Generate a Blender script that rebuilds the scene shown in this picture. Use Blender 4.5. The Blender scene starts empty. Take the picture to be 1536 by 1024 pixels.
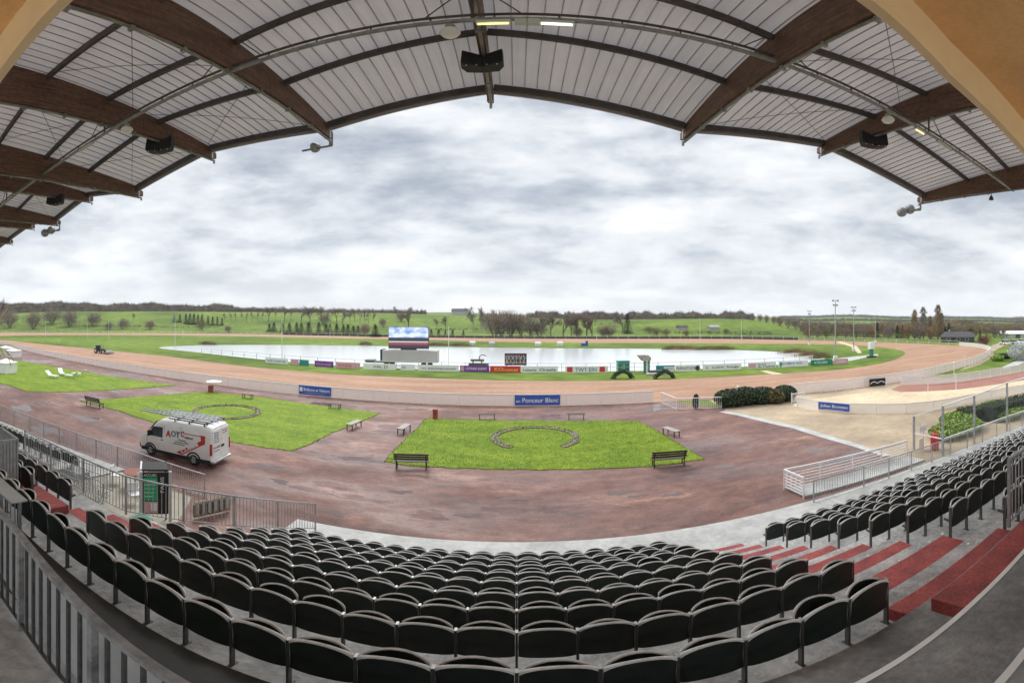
import bpy, math, random
from math import sin, cos, tan, atan, atan2, pi, radians, sqrt
from mathutils import Vector, Matrix
random.seed(7)
SC = bpy.context.scene
COL = SC.collection
EYE = 7.5
CX, CY, F = 775.0, 480.0, 620.0

# ------------------------------------------------------------------ helpers
def G(px, py, z=0.0):
    """point at height z seen in the photograph at px, py"""
    th = (px-CX)/F; el = (CY-py)/F
    r = (z-EYE)/tan(el)
    return Vector((r*sin(th), r*cos(th), z))
def R(px, r, z=0.0):
    th = (px-CX)/F
    return Vector((r*sin(th), r*cos(th), z))
def H(py, r):
    return EYE + r*tan((CY-py)/F)

class MB:
    def __init__(s): s.v = []; s.f = []; s.m = []; s.mi = 0
    def quad(s, a, b, c, d):
        n = len(s.v); s.v += [tuple(a), tuple(b), tuple(c), tuple(d)]; s.f.append((n, n+1, n+2, n+3)); s.m.append(s.mi)
    def tri(s, a, b, c):
        n = len(s.v); s.v += [tuple(a), tuple(b), tuple(c)]; s.f.append((n, n+1, n+2)); s.m.append(s.mi)
    def hexa(s, p):
        n = len(s.v); s.v += [tuple(q) for q in p]
        for f in ((0,3,2,1),(4,5,6,7),(0,1,5,4),(1,2,6,5),(2,3,7,6),(3,0,4,7)):
            s.f.append(tuple(n+i for i in f)); s.m.append(s.mi)
    def box(s, x0, x1, y0, y1, z0, z1):
        s.hexa([(x0,y0,z0),(x1,y0,z0),(x1,y1,z0),(x0,y1,z0),(x0,y0,z1),(x1,y0,z1),(x1,y1,z1),(x0,y1,z1)])
    def bar(s, a, b, w, h=None, w2=None):
        """rectangular bar from a to b, w across, h high"""
        a = Vector(a); b = Vector(b); h = h or w
        d = (b-a).normalized()
        up = Vector((0,0,1)) if abs(d.z) < .95 else Vector((0,1,0))
        sx = d.cross(up).normalized(); sz = sx.cross(d).normalized()
        w2 = w2 or w
        P = []
        for q, ww, hh in ((a, w, h), (b, w2, h*w2/w)):
            P += [q-sx*ww/2-sz*hh/2, q+sx*ww/2-sz*hh/2, q+sx*ww/2+sz*hh/2, q-sx*ww/2+sz*hh/2]
        s.hexa(P)
    def tube(s, a, b, r, r2=None, n=8, cap=True):
        a = Vector(a); b = Vector(b); r2 = r if r2 is None else r2
        d = (b-a).normalized(); up = Vector((0,0,1)) if abs(d.z) < .95 else Vector((0,1,0))
        u = d.cross(up).normalized(); w = u.cross(d)
        k = len(s.v)
        for q, rr in ((a, r), (b, r2)):
            for i in range(n):
                t = 2*pi*i/n; s.v.append(tuple(q+u*rr*cos(t)+w*rr*sin(t)))
        for i in range(n):
            j = (i+1) % n; s.f.append((k+i, k+j, k+n+j, k+n+i)); s.m.append(s.mi)
        if cap:
            s.f.append(tuple(k+i for i in reversed(range(n)))); s.m.append(s.mi)
            s.f.append(tuple(k+n+i for i in range(n))); s.m.append(s.mi)
    def path(s, pts, r, n=6):
        for a, b in zip(pts, pts[1:]): s.tube(a, b, r, n=n)
    def lathe(s, prof, c=(0,0,0), n=16, axis='z'):
        k = len(s.v); c = Vector(c)
        for r, z in prof:
            for i in range(n):
                t = 2*pi*i/n
                p = Vector((r*cos(t), r*sin(t), z))
                if axis == 'y': p = Vector((r*cos(t), z, r*sin(t)))
                if axis == 'x': p = Vector((z, r*cos(t), r*sin(t)))
                s.v.append(tuple(c+p))
        for j in range(len(prof)-1):
            for i in range(n):
                i2 = (i+1) % n
                s.f.append((k+j*n+i, k+j*n+i2, k+(j+1)*n+i2, k+(j+1)*n+i)); s.m.append(s.mi)
    def prism(s, poly, z0, z1):
        n = len(s.v); k = len(poly)
        s.v += [(p[0], p[1], z0) for p in poly] + [(p[0], p[1], z1) for p in poly]
        s.f.append(tuple(n+i for i in reversed(range(k)))); s.m.append(s.mi)
        s.f.append(tuple(n+k+i for i in range(k))); s.m.append(s.mi)
        for i in range(k):
            j = (i+1) % k; s.f.append((n+i, n+j, n+k+j, n+k+i)); s.m.append(s.mi)
    def strip(s, A, B):
        for i in range(len(A)-1): s.quad(A[i], A[i+1], B[i+1], B[i])
    def xf(s, M):
        s.v = [tuple(M @ Vector(p)) for p in s.v]; return s
    def add(s, o, M=None):
        n = len(s.v)
        s.v += o.v if M is None else [tuple(M @ Vector(p)) for p in o.v]
        s.f += [tuple(n+i for i in f) for f in o.f]; s.m += o.m
        return s

def mesh(name, mb, mats, smooth=False):
    me = bpy.data.meshes.new(name); me.from_pydata(mb.v, [], mb.f)
    for m in (mats if isinstance(mats, (list, tuple)) else [mats]): me.materials.append(m)
    if any(mb.m): me.polygons.foreach_set('material_index', mb.m)
    if smooth: me.polygons.foreach_set('use_smooth', [True]*len(mb.f))
    me.update(); return me
def obj(name, mb, mats, parent=None, smooth=False, world=False, loc=None, bevel=0):
    me = mb if isinstance(mb, bpy.types.Mesh) else mesh(name, mb, mats, smooth)
    o = bpy.data.objects.new(name, me); COL.objects.link(o)
    if parent is not None:
        o.parent = parent
        if world: o.location = -parent.location
    if loc is not None: o.location = loc
    if bevel:
        m = o.modifiers.new('bevel', 'BEVEL'); m.width = bevel; m.segments = 2; m.limit_method = 'ANGLE'
    return o
def tag(o, label=None, cat=None, group=None, kind=None):
    if label: o['label'] = label
    if cat: o['category'] = cat
    if group: o['group'] = group
    if kind: o['kind'] = kind
    return o
def thing(name, label, cat, loc=(0,0,0), rz=0, group=None):
    o = bpy.data.objects.new(name, None); COL.objects.link(o)
    o.location = loc; o.rotation_euler = (0, 0, rz); o.empty_display_size = .3
    return tag(o, label, cat, group)
def dup(root, loc, rz=0, label=None, group=None, scale=None):
    r = root.copy(); COL.objects.link(r); r.location = loc; r.rotation_euler = (0, 0, rz)
    if scale is not None: r.scale = scale if not isinstance(scale, (int, float)) else (scale,)*3
    if label: r['label'] = label
    if group: r['group'] = group
    for ch in list(root.children):
        c = ch.copy(); COL.objects.link(c); c.parent = r
        for g in list(ch.children):
            d = g.copy(); COL.objects.link(d); d.parent = c
    return r
ORD = ['first','second','third','fourth','fifth','sixth','seventh','eighth','ninth','tenth','eleventh','twelfth','thirteenth','fourteenth',
 'fifteenth','sixteenth','seventeenth','eighteenth','nineteenth','twentieth']
def nth(i):
    if i < 20: return ORD[i]
    t, u = divmod(i+1, 10)
    T = ['','','twenty','thirty','forty','fifty']
    return (T[t]+'-'+ORD[u-1]) if u else {2:'twentieth',3:'thirtieth',4:'fortieth'}[t]

# ------------------------------------------------------------------ materials
def nodes(m):
    m.use_nodes = True; return m.node_tree, m.node_tree.nodes, m.node_tree.links
def mat(name, c, rough=.6, metal=0., var=.15, scale=3., bump=0., bscale=None, c2=None, stretch=None, spec=None, detail=6, lo=.35, hi=.65, rvar=0., fine=None):
    m = bpy.data.materials.new(name); nt, N, L = nodes(m)
    b = N['Principled BSDF']; b.inputs['Roughness'].default_value = rough; b.inputs['Metallic'].default_value = metal
    if spec is not None: b.inputs['Specular IOR Level'].default_value = spec
    tc = N.new('ShaderNodeTexCoord'); mp = N.new('ShaderNodeMapping'); L.new(tc.outputs['Object'], mp.inputs[0])
    if stretch: mp.inputs['Scale'].default_value = stretch
    no = N.new('ShaderNodeTexNoise'); no.inputs['Scale'].default_value = scale; no.inputs['Detail'].default_value = detail; no.inputs['Roughness'].default_value = .65
    L.new(mp.outputs[0], no.inputs['Vector'])
    cr = N.new('ShaderNodeValToRGB'); L.new(no.outputs['Fac'], cr.inputs[0])
    a = [x*(1-var) for x in c]; z = c2 if c2 else [min(1, x*(1+var)) for x in c]
    cr.color_ramp.elements[0].position = lo; cr.color_ramp.elements[1].position = hi
    cr.color_ramp.elements[0].color = (*a, 1); cr.color_ramp.elements[1].color = (*z, 1)
    out = cr.outputs[0]
    if fine:
        n2 = N.new('ShaderNodeTexNoise'); n2.inputs['Scale'].default_value = fine[0]; n2.inputs['Detail'].default_value = 4
        L.new(tc.outputs['Object'], n2.inputs['Vector'])
        mr = N.new('ShaderNodeMapRange'); mr.inputs[1].default_value = .3; mr.inputs[2].default_value = .7
        mr.inputs[3].default_value = 1-fine[1]; mr.inputs[4].default_value = 1+fine[1]; L.new(n2.outputs['Fac'], mr.inputs[0])
        mx = N.new('ShaderNodeMix'); mx.data_type = 'RGBA'; mx.blend_type = 'MULTIPLY'; mx.inputs[0].default_value = 1
        L.new(out, mx.inputs[6]); L.new(mr.outputs[0], mx.inputs[7]); out = mx.outputs[2]
    L.new(out, b.inputs['Base Color'])
    if rvar:
        mr = N.new('ShaderNodeMapRange'); mr.inputs[1].default_value = .3; mr.inputs[2].default_value = .7
        mr.inputs[3].default_value = max(.02, rough-rvar); mr.inputs[4].default_value = min(1, rough+rvar)
        L.new(no.outputs['Fac'], mr.inputs[0]); L.new(mr.outputs[0], b.inputs['Roughness'])
    if bump:
        n3 = N.new('ShaderNodeTexNoise'); n3.inputs['Scale'].default_value = bscale or scale*4; n3.inputs['Detail'].default_value = 5
        L.new(tc.outputs['Object'], n3.inputs['Vector'])
        bm = N.new('ShaderNodeBump'); bm.inputs['Strength'].default_value = bump; bm.inputs['Distance'].default_value = .05
        L.new(n3.outputs['Fac'], bm.inputs['Height']); L.new(bm.outputs[0], b.inputs['Normal'])
    return m

M = {}
M['concrete'] = mat('concrete', (.34,.34,.335), .72, var=.42, scale=1.3, bump=.3, bscale=25, rvar=.2, fine=(11, .2), lo=.3, hi=.62)
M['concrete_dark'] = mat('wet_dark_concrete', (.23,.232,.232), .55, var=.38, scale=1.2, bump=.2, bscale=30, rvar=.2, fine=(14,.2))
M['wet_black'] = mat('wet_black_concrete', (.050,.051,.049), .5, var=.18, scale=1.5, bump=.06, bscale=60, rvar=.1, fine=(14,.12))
M['kerb'] = mat('pale_concrete', (.43,.43,.41), .7, var=.18, scale=1.0, bump=.2, bscale=20, fine=(6,.1))
M['red'] = mat('red_paint', (.31,.045,.040), .65, var=.3, scale=2.6, bump=.2, bscale=40, fine=(22,.28), c2=(.42,.09,.078), rvar=.2)
M['white_paint'] = mat('white_paint', (.78,.78,.77), .45, var=.07, scale=2)
M['white_fence'] = mat('white_fence_paint', (.80,.78,.77), .5, var=.06, scale=.7)
M['seat'] = mat('dark_seat_plastic', (.012,.021,.017), .42, var=.35, scale=5, rvar=.14, c2=(.026,.038,.032), fine=(60,.2))
M['seat_edge_glint'] = mat('pale_seat_edge_glint', (.74,.75,.74), .35, var=.2, scale=8)  # pale rim colour paints the sky's glint along the dark plastic edges
M['leg'] = mat('dark_grey_steel', (.10,.10,.098), .45, metal=.4, var=.25, scale=12)
M['galv'] = mat('galvanised_steel', (.40,.41,.42), .45, metal=.55, var=.2, scale=6)
M['rail_dark'] = mat('weathered_grey_rail', (.30,.305,.31), .55, metal=.1, var=.35, scale=7, bump=.1, bscale=40)
M['rail_panel'] = mat('grey_infill', (.52,.52,.525), .6, var=.12, scale=1.5)
M['deck'] = mat('roof_sheet', (.58,.55,.56), .6, var=.12, scale=.5, stretch=(6,.35,1), fine=(1.2,.06))
_nt = M['deck'].node_tree; _b = _nt.nodes['Principled BSDF']; _t = _nt.nodes.new('ShaderNodeBsdfTranslucent'); _t.inputs[0].default_value = (.80,.78,.80,1)
_m = _nt.nodes.new('ShaderNodeMixShader'); _m.inputs[0].default_value = .09; _nt.links.new(_b.outputs[0], _m.inputs[1]); _nt.links.new(_t.outputs[0], _m.inputs[2]); _nt.links.new(_m.outputs[0], _nt.nodes['Material Output'].inputs[0])
M['rib'] = mat('roof_rib', (.44,.42,.43), .6, var=.2, scale=1)
M['purlin'] = mat('dark_purlin', (.065,.052,.048), .6, var=.3, scale=2)
M['fascia'] = mat('grey_fascia', (.40,.36,.36), .5, var=.12, scale=.7)
M['pipe'] = mat('grey_pipe', (.22,.225,.21), .5, metal=.2, var=.3, scale=3)
M['black'] = mat('black_plastic', (.012,.013,.014), .65, var=.3, scale=6)
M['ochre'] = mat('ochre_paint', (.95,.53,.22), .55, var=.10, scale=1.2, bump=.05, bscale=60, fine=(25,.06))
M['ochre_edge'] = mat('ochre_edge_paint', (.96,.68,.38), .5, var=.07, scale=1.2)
M['dome'] = mat('pale_lamp_glass', (.70,.69,.64), .35, var=.05)
M['lampbox'] = mat('pale_green_plastic', (.48,.52,.44), .4, var=.08)
# glulam
m = mat('glulam_timber', (.130,.068,.043), .55, var=.45, scale=2.0, stretch=(3,.5,9), fine=(7,.25)); M['glulam'] = m
M['track'] = mat('pink_sand_track', (.335,.182,.108), .9, var=.14, scale=.25, stretch=(.3,1.6,1), c2=(.41,.245,.155), fine=(1.4,.10), bump=.3, bscale=8)
M['sand'] = mat('pale_sand', (.56,.44,.29), .9, var=.16, scale=.25, fine=(2,.08))
M['tan'] = mat('tan_tarmac', (.37,.285,.19), .8, var=.28, scale=.22, fine=(2.5,.1), rvar=.2)
M['redpath'] = mat('red_path', (.30,.135,.10), .85, var=.12, scale=.4)
M['wood_bench'] = mat('dark_wood', (.055,.038,.032), .6, var=.3, scale=6)
M['bench_top'] = mat('pale_bench_top', (.36,.33,.31), .6, var=.15, scale=5)
M['van'] = mat('pale_van_paint', (.80,.79,.76), .28, var=.06, scale=1.5)
M['glass'] = mat('dark_glass', (.03,.04,.045), .08, var=.2)
M['tyre'] = mat('tyre_rubber', (.015,.015,.015), .8)
M['alu'] = mat('aluminium', (.62,.63,.64), .35, metal=.8, var=.1)
M['ink'] = mat('dark_ink', (.02,.022,.03), .6, var=.1)
M['vred'] = mat('red_vinyl', (.48,.03,.025), .4, var=.08)
M['vblue'] = mat('blue_vinyl', (.02,.12,.22), .4, var=.08)
M['bblue'] = mat('blue_banner', (.035,.10,.40), .5, var=.15, scale=1.2)
M['bpurple'] = mat('purple_board', (.18,.035,.30), .5, var=.12)
M['bred'] = mat('red_board', (.62,.035,.035), .5, var=.1)
M['bwhite'] = mat('white_board', (.78,.78,.77), .5, var=.06)
M['bteal'] = mat('teal_board', (.02,.25,.25), .5, var=.1)
M['bpink'] = mat('pink_board', (.62,.36,.40), .5, var=.15)
M['bgreen'] = mat('green_board', (.015,.22,.13), .5, var=.1)
M['signgreen'] = mat('bright_green_poster', (.01,.38,.17), .45, var=.1)
M['yellow'] = mat('yellow_ink', (.85,.65,.12), .5, var=.05)
M['container'] = mat('grey_container', (.40,.385,.35), .6, var=.06, scale=.4)
M['bark'] = mat('bark', (.15,.12,.10), .85, var=.3, scale=4)
M['twig'] = mat('twigs', (.25,.190,.155), .9, var=.35, scale=.8)
M['twig_orange'] = mat('orange_brown_twigs', (.27,.175,.085), .9, var=.35, scale=.8)
M['twig_green'] = mat('olive_twigs', (.20,.17,.075), .9, var=.35, scale=.6)
M['twig_red'] = mat('red_leaves', (.16,.035,.045), .9, var=.35, scale=.8)
M['birch'] = mat('pale_bark', (.36,.35,.33), .8, var=.3, scale=3)
M['wood'] = mat('distant_wood', (.135,.102,.086), .95, var=.4, scale=.22, c2=(.235,.18,.135))
M['wood_right'] = mat('distant_brown_wood', (.165,.122,.072), .95, var=.4, scale=.22, c2=(.27,.21,.12))
M['conifer'] = mat('conifer_needles', (.016,.030,.016), .8, var=.45, scale=1.5)
M['leaf'] = mat('shrub_leaves', (.035,.060,.018), .6, var=.5, scale=2.2)
M['leaf_bright'] = mat('bright_shrub_leaves', (.22,.33,.045), .6, var=.35, scale=2)
M['leaf_orange'] = mat('orange_shrub_leaves', (.12,.10,.03), .7, var=.4, scale=2.5)
M['blossom'] = mat('white_blossom', (.30,.33,.25), .7, var=.5, scale=7, c2=(.72,.72,.73), lo=.42, hi=.55)
M['palm'] = mat('palm_leaf', (.20,.24,.03), .5, var=.3, scale=2)
M['soil'] = mat('stony_soil', (.19,.165,.105), .9, var=.5, scale=6, bump=.4)
M['stone'] = mat('pale_stone', (.40,.37,.32), .8, var=.3, scale=5)
M['roof_dark'] = mat('dark_roof_tiles', (.055,.048,.05), .7, var=.2, scale=2)
M['tractor'] = mat('blue_grey_paint', (.03,.05,.09), .4, var=.2)
M['pit'] = mat('pale_yellow_render', (.36,.335,.27), .8, var=.15, scale=.8)

# lawn: fine blades
def grass_mat(name, dark, light, mow=0.):
    m = mat(name, dark, .75, c2=light, var=0., scale=.55, stretch=(.5,1.3,1), lo=.36, hi=.64, fine=(2.2, .20), bump=.35, bscale=30, spec=.2)
    return m
M['lawn'] = grass_mat('lawn_grass', (.115,.190,.010), (.205,.275,.020))
M['blade'] = mat('grass_blades', (.12,.198,.010), .75, var=0., scale=.35, lo=.3, hi=.7, spec=.15, c2=(.21,.28,.020))
# terrain: fields and rough grass
m = mat('meadow', (.075,.120,.022), .9, c2=(.155,.215,.036), scale=.022, lo=.36, hi=.60, fine=(.30,.30), var=0, bump=.3, bscale=2, spec=.1); M['meadow'] = m
# wet forecourt
def wet_mat():
    m = bpy.data.materials.new('wet_red_tarmac'); nt, N, L = nodes(m); b = N['Principled BSDF']
    tc = N.new('ShaderNodeTexCoord')
    def noise(scale, st, det=6, ro=.6):
        mp = N.new('ShaderNodeMapping'); mp.inputs['Scale'].default_value = st; L.new(tc.outputs['Object'], mp.inputs[0])
        n = N.new('ShaderNodeTexNoise'); n.inputs['Scale'].default_value = scale; n.inputs['Detail'].default_value = det; n.inputs['Roughness'].default_value = ro
        L.new(mp.outputs[0], n.inputs['Vector']); return n.outputs['Fac']
    def ramp(f, stops):
        r = N.new('ShaderNodeValToRGB'); L.new(f, r.inputs[0]); e = r.color_ramp.elements
        while len(e) < len(stops): e.new(.5)
        for k, (p, c) in enumerate(stops): e[k].position = p; e[k].color = (*c, 1)
        return r.outputs[0]
    base = ramp(noise(.28, (.6, 1.3, 1), 8, .7), [(.30, (.070,.044,.041)), (.44, (.145,.078,.066)), (.57, (.200,.108,.086)), (.68, (.33,.21,.165))])
    grit = ramp(noise(7, (1,1,1), 6, .85), [(.3, (.72,)*3), (.5, (1.,)*3), (.72, (1.45,1.38,1.3))])
    mx = N.new('ShaderNodeMix'); mx.data_type = 'RGBA'; mx.blend_type = 'MULTIPLY'; mx.inputs[0].default_value = .85
    L.new(base, mx.inputs[6]); L.new(grit, mx.inputs[7]); L.new(mx.outputs[2], b.inputs['Base Color'])
    mid = ramp(noise(1.7, (.8,1.2,1), 7, .75), [(.34, (.74,.72,.72)), (.5, (1.,)*3), (.66, (1.3,1.26,1.2))])
    mz = N.new('ShaderNodeMix'); mz.data_type = 'RGBA'; mz.blend_type = 'MULTIPLY'; mz.inputs[0].default_value = 1.; L.new(mx.outputs[2], mz.inputs[6]); L.new(mid, mz.inputs[7]); L.new(mz.outputs[2], b.inputs['Base Color'])
    wet = ramp(noise(.17, (.55, 1.5, 1), 7, .62), [(.40, (.85,)*3), (.52, (.58,)*3), (.565, (.26,)*3), (.60, (.07,)*3)])
    L.new(wet, b.inputs['Roughness'])
    b.inputs['Specular IOR Level'].default_value = .42
    bm = N.new('ShaderNodeBump'); bm.inputs['Strength'].default_value = .25; bm.inputs['Distance'].default_value = .02
    L.new(noise(22, (1,1,1), 4, .7), bm.inputs['Height']); L.new(bm.outputs[0], b.inputs['Normal'])
    return m
M['wet'] = wet_mat()
# water, its pale base colour standing in for the reflected sky
m = bpy.data.materials.new('pond_water'); nt, N, L = nodes(m); b = N['Principled BSDF']
b.inputs['Base Color'].default_value = (.66,.68,.68,1); b.inputs['Roughness'].default_value = .14; b.inputs['IOR'].default_value = 1.6
tc = N.new('ShaderNodeTexCoord'); no = N.new('ShaderNodeTexNoise'); no.inputs['Scale'].default_value = .9; L.new(tc.outputs['Object'], no.inputs['Vector'])
bm = N.new('ShaderNodeBump'); bm.inputs['Strength'].default_value = .16; bm.inputs['Distance'].default_value = .05
L.new(no.outputs['Fac'], bm.inputs['Height']); L.new(bm.outputs[0], b.inputs['Normal']); M['water'] = m
# clear screen panels
m = bpy.data.materials.new('clear_panel'); nt, N, L = nodes(m); b = N['Principled BSDF']
tr = N.new('ShaderNodeBsdfTransparent'); tr.inputs[0].default_value = (.97,.98,.98,1)
gl = N.new('ShaderNodeBsdfGlossy'); gl.inputs['Roughness'].default_value = .05
ms = N.new('ShaderNodeMixShader'); ms.inputs[0].default_value = .06
L.new(tr.outputs[0], ms.inputs[1]); L.new(gl.outputs[0], ms.inputs[2]); L.new(ms.outputs[0], N['Material Output'].inputs[0]); M['clear'] = m
def emit(name, c, s):
    m = bpy.data.materials.new(name); nt, N, L = nodes(m); b = N['Principled BSDF']
    b.inputs['Base Color'].default_value = (*c, 1); b.inputs['Emission Color'].default_value = (*c, 1); b.inputs['Emission Strength'].default_value = s
    return m
M['tube_white'] = emit('lit_white_tube', (1,.98,.93), 1.6)
M['tube_warm'] = emit('lit_warm_tube', (1,.80,.32), 1.0)
def screen_mat():
    m = bpy.data.materials.new('video_screen'); nt, N, L = nodes(m); b = N['Principled BSDF']
    tc = N.new('ShaderNodeTexCoord'); sp = N.new('ShaderNodeSeparateXYZ'); L.new(tc.outputs['Object'], sp.inputs[0])
    no = N.new('ShaderNodeTexNoise'); no.inputs['Scale'].default_value = .55; no.inputs['Detail'].default_value = 3
    mp = N.new('ShaderNodeMapping'); mp.inputs['Scale'].default_value = (1,1,2.2); L.new(tc.outputs['Object'], mp.inputs[0]); L.new(mp.outputs[0], no.inputs['Vector'])
    cr = N.new('ShaderNodeValToRGB'); L.new(no.outputs['Fac'], cr.inputs[0]); e = cr.color_ramp.elements
    e[0].position = .4; e[0].color = (.20,.32,.68,1); e[1].position = .58; e[1].color = (.72,.82,.95,1)
    c2 = N.new('ShaderNodeValToRGB'); e = c2.color_ramp.elements; c2.color_ramp.interpolation = 'CONSTANT'
    for k, (p, c) in enumerate([(0,(.02,.03,.04)),(.11,(.16,.03,.05)),(.19,(.30,.10,.13)),(.235,(.16,.03,.05)),(.27,(.62,.56,.62)),(.33,(.03,.04,.05)),(.50,(1,1,1))]):
        if k > 1: e.new(p)
        e[k].position = p; e[k].color = (*c, 1)
    md = N.new('ShaderNodeMath'); md.operation = 'DIVIDE'; md.inputs[1].default_value = 3.5; L.new(sp.outputs[2], md.inputs[0]); L.new(md.outputs[0], c2.inputs[0])
    gt = N.new('ShaderNodeMath'); gt.operation = 'GREATER_THAN'; gt.inputs[1].default_value = .50; L.new(md.outputs[0], gt.inputs[0])
    mx = N.new('ShaderNodeMix'); mx.data_type = 'RGBA'; L.new(gt.outputs[0], mx.inputs[0]); L.new(c2.outputs[0], mx.inputs[6]); L.new(cr.outputs[0], mx.inputs[7])
    L.new(mx.outputs[2], b.inputs['Emission Color']); b.inputs['Emission Strength'].default_value = .75; b.inputs['Base Color'].default_value = (.02,.02,.02,1)
    return m
M['screen'] = screen_mat()

def text(name, s, size, material, parent, origin, right, up, depth=.004, bold=0., width=None, shear=0.):
    """lettering standing on a surface: origin is its lower left corner"""
    cu = bpy.data.curves.new('lettering', 'FONT'); cu.body = s; cu.size = size; cu.extrude = depth; cu.offset = bold; cu.shear = shear
    to = bpy.data.objects.new('lettering', cu); COL.objects.link(to)
    bpy.context.view_layer.update()
    me = bpy.data.meshes.new_from_object(to.evaluated_get(bpy.context.evaluated_depsgraph_get()))
    COL.objects.unlink(to); bpy.data.objects.remove(to)
    right = Vector(right).normalized(); up = Vector(up).normalized(); n = right.cross(up)
    xs = [v.co.x for v in me.vertices]; x0 = min(xs); k = (width/(max(xs)-x0)) if width else 1.
    Mx = Matrix((right, up, n)).transposed().to_4x4(); Mx.translation = Vector(origin)
    for v in me.vertices: v.co.x = (v.co.x-x0)*k
    me.transform(Mx); me.materials.clear(); me.materials.append(material)
    o = bpy.data.objects.new(name, me); COL.objects.link(o); o.parent = parent
    return o

# ------------------------------------------------------------------ camera, light, sky
cam = bpy.data.cameras.new('camera'); co = bpy.data.objects.new('camera', cam); COL.objects.link(co); SC.camera = co
co.location = (0, 0, EYE); co.rotation_euler = (pi/2, 0, 0)
cam.type = 'PANO'; cam.panorama_type = 'EQUIRECTANGULAR'
cam.longitude_min = -CX/F; cam.longitude_max = (1536-CX)/F
cam.latitude_max = CY/F; cam.latitude_min = (CY-1024)/F
cam.clip_start = .05; cam.clip_end = 8000

SUN_EL, SUN_AZ = radians(48), radians(-25)      # azimuth from +Y towards +X
sun = bpy.data.lights.new('sun', 'SUN'); so = bpy.data.objects.new('sun', sun); COL.objects.link(so)
sun.energy = 1.5; sun.angle = radians(25); sun.color = (1, .97, .92)
d = Vector((sin(SUN_AZ)*cos(SUN_EL), cos(SUN_AZ)*cos(SUN_EL), sin(SUN_EL)))
so.rotation_euler = d.to_track_quat('Z', 'Y').to_euler(); so.location = (0, 20, 40)

W = bpy.data.worlds.new('World'); SC.world = W; W.use_nodes = True
nt, N, L = W.node_tree, W.node_tree.nodes, W.node_tree.links
bg = N['Background']; bg.inputs[1].default_value = .1
sky = N.new('ShaderNodeTexSky'); sky.sky_type = 'NISHITA'; sky.sun_disc = False; sky.sun_elevation = SUN_EL; sky.sun_rotation = SUN_AZ
tc = N.new('ShaderNodeTexCoord'); sp = N.new('ShaderNodeSeparateXYZ'); L.new(tc.outputs['Generated'], sp.inputs[0])
def mth(op, a, b=None, clamp=False):
    n = N.new('ShaderNodeMath'); n.operation = op; n.use_clamp = clamp
    for k, x in enumerate((a, b)):
        if x is None: continue
        if isinstance(x, (int, float)): n.inputs[k].default_value = x
        else: L.new(x, n.inputs[k])
    return n.outputs[0]
zz = mth('MAXIMUM', sp.outputs[2], 0.0)
den = mth('ADD', zz, .22)
cb = N.new('ShaderNodeCombineXYZ'); L.new(mth('DIVIDE', sp.outputs[0], den), cb.inputs[0]); L.new(mth('DIVIDE', sp.outputs[1], den), cb.inputs[1])
def wn(scale, det, ro, off, st=(1,1,1), dist=.3):
    mp = N.new('ShaderNodeMapping'); mp.inputs['Location'].default_value = off; mp.inputs['Scale'].default_value = st; L.new(cb.outputs[0], mp.inputs[0])
    n = N.new('ShaderNodeTexNoise'); n.inputs['Scale'].default_value = scale; n.inputs['Detail'].default_value = det; n.inputs['Roughness'].default_value = ro; n.inputs['Distortion'].default_value = dist
    L.new(mp.outputs[0], n.inputs['Vector']); return n.outputs['Fac']
def dn(scale, det, ro, off, zs):
    mp = N.new('ShaderNodeMapping'); mp.inputs['Location'].default_value = off; mp.inputs['Scale'].default_value = (1,1,zs); L.new(tc.outputs['Generated'], mp.inputs[0])
    n = N.new('ShaderNodeTexNoise'); n.inputs['Scale'].default_value = scale; n.inputs['Detail'].default_value = det; n.inputs['Roughness'].default_value = ro; n.inputs['Distortion'].default_value = .2
    L.new(mp.outputs[0], n.inputs['Vector']); return n.outputs['Fac']
n1 = wn(.95, 8, .5, (3.1, 1.7, 0), (.8,1.25,1), .1)
mixn = mth('ADD', mth('MULTIPLY', n1, .34), mth('ADD', mth('MULTIPLY', dn(2.6, 10, .56, (1.3,4.4,.6), 3.4), .44), mth('MULTIPLY', dn(7.5, 8, .6, (5.3,2.4,1.6), 2.6), .22)))
cr = N.new('ShaderNodeValToRGB'); L.new(mixn, cr.inputs[0]); e = cr.color_ramp.elements
for k, (p, c) in enumerate([(.405,(3.7,4.15,4.8)),(.46,(5.1,5.5,6.05)),(.52,(7.1,7.4,7.75)),(.60,(9.1,9.2,9.3))]):
    if k > 1: e.new(p)
    e[k].position = p; e[k].color = (*[x/10 for x in c], 1)
# a brighter band low over the horizon, and the overcast's brighter zenith
vs = N.new('ShaderNodeVectorMath'); vs.operation = 'SCALE'; L.new(cr.outputs[0], vs.inputs[0])
zen = N.new('ShaderNodeMapRange'); L.new(zz, zen.inputs[0]); zen.inputs[1].default_value = .50; zen.inputs[2].default_value = 1.
zen.inputs[3].default_value = 7.6; zen.inputs[4].default_value = 24.
L.new(zen.outputs[0], vs.inputs[3])
hz = N.new('ShaderNodeMapRange'); L.new(zz, hz.inputs[0]); hz.inputs[1].default_value = .0; hz.inputs[2].default_value = .16; hz.inputs[3].default_value = .75; hz.inputs[4].default_value = 0.
mx = N.new('ShaderNodeMix'); mx.data_type = 'RGBA'; L.new(hz.outputs[0], mx.inputs[0]); L.new(vs.outputs[0], mx.inputs[6]); mx.inputs[7].default_value = (7.7,7.9,8.1,1)
mx2 = N.new('ShaderNodeMix'); mx2.data_type = 'RGBA'; mx2.inputs[0].default_value = .94; L.new(sky.outputs[0], mx2.inputs[6]); L.new(mx.outputs[2], mx2.inputs[7])
L.new(mx2.outputs[2], bg.inputs[0])
SC.view_settings.view_transform = 'Standard'; SC.view_settings.look = 'None'; SC.view_settings.gamma = 1; SC.view_settings.use_curve_mapping = False
SC.view_settings.exposure = 0.62
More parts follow.
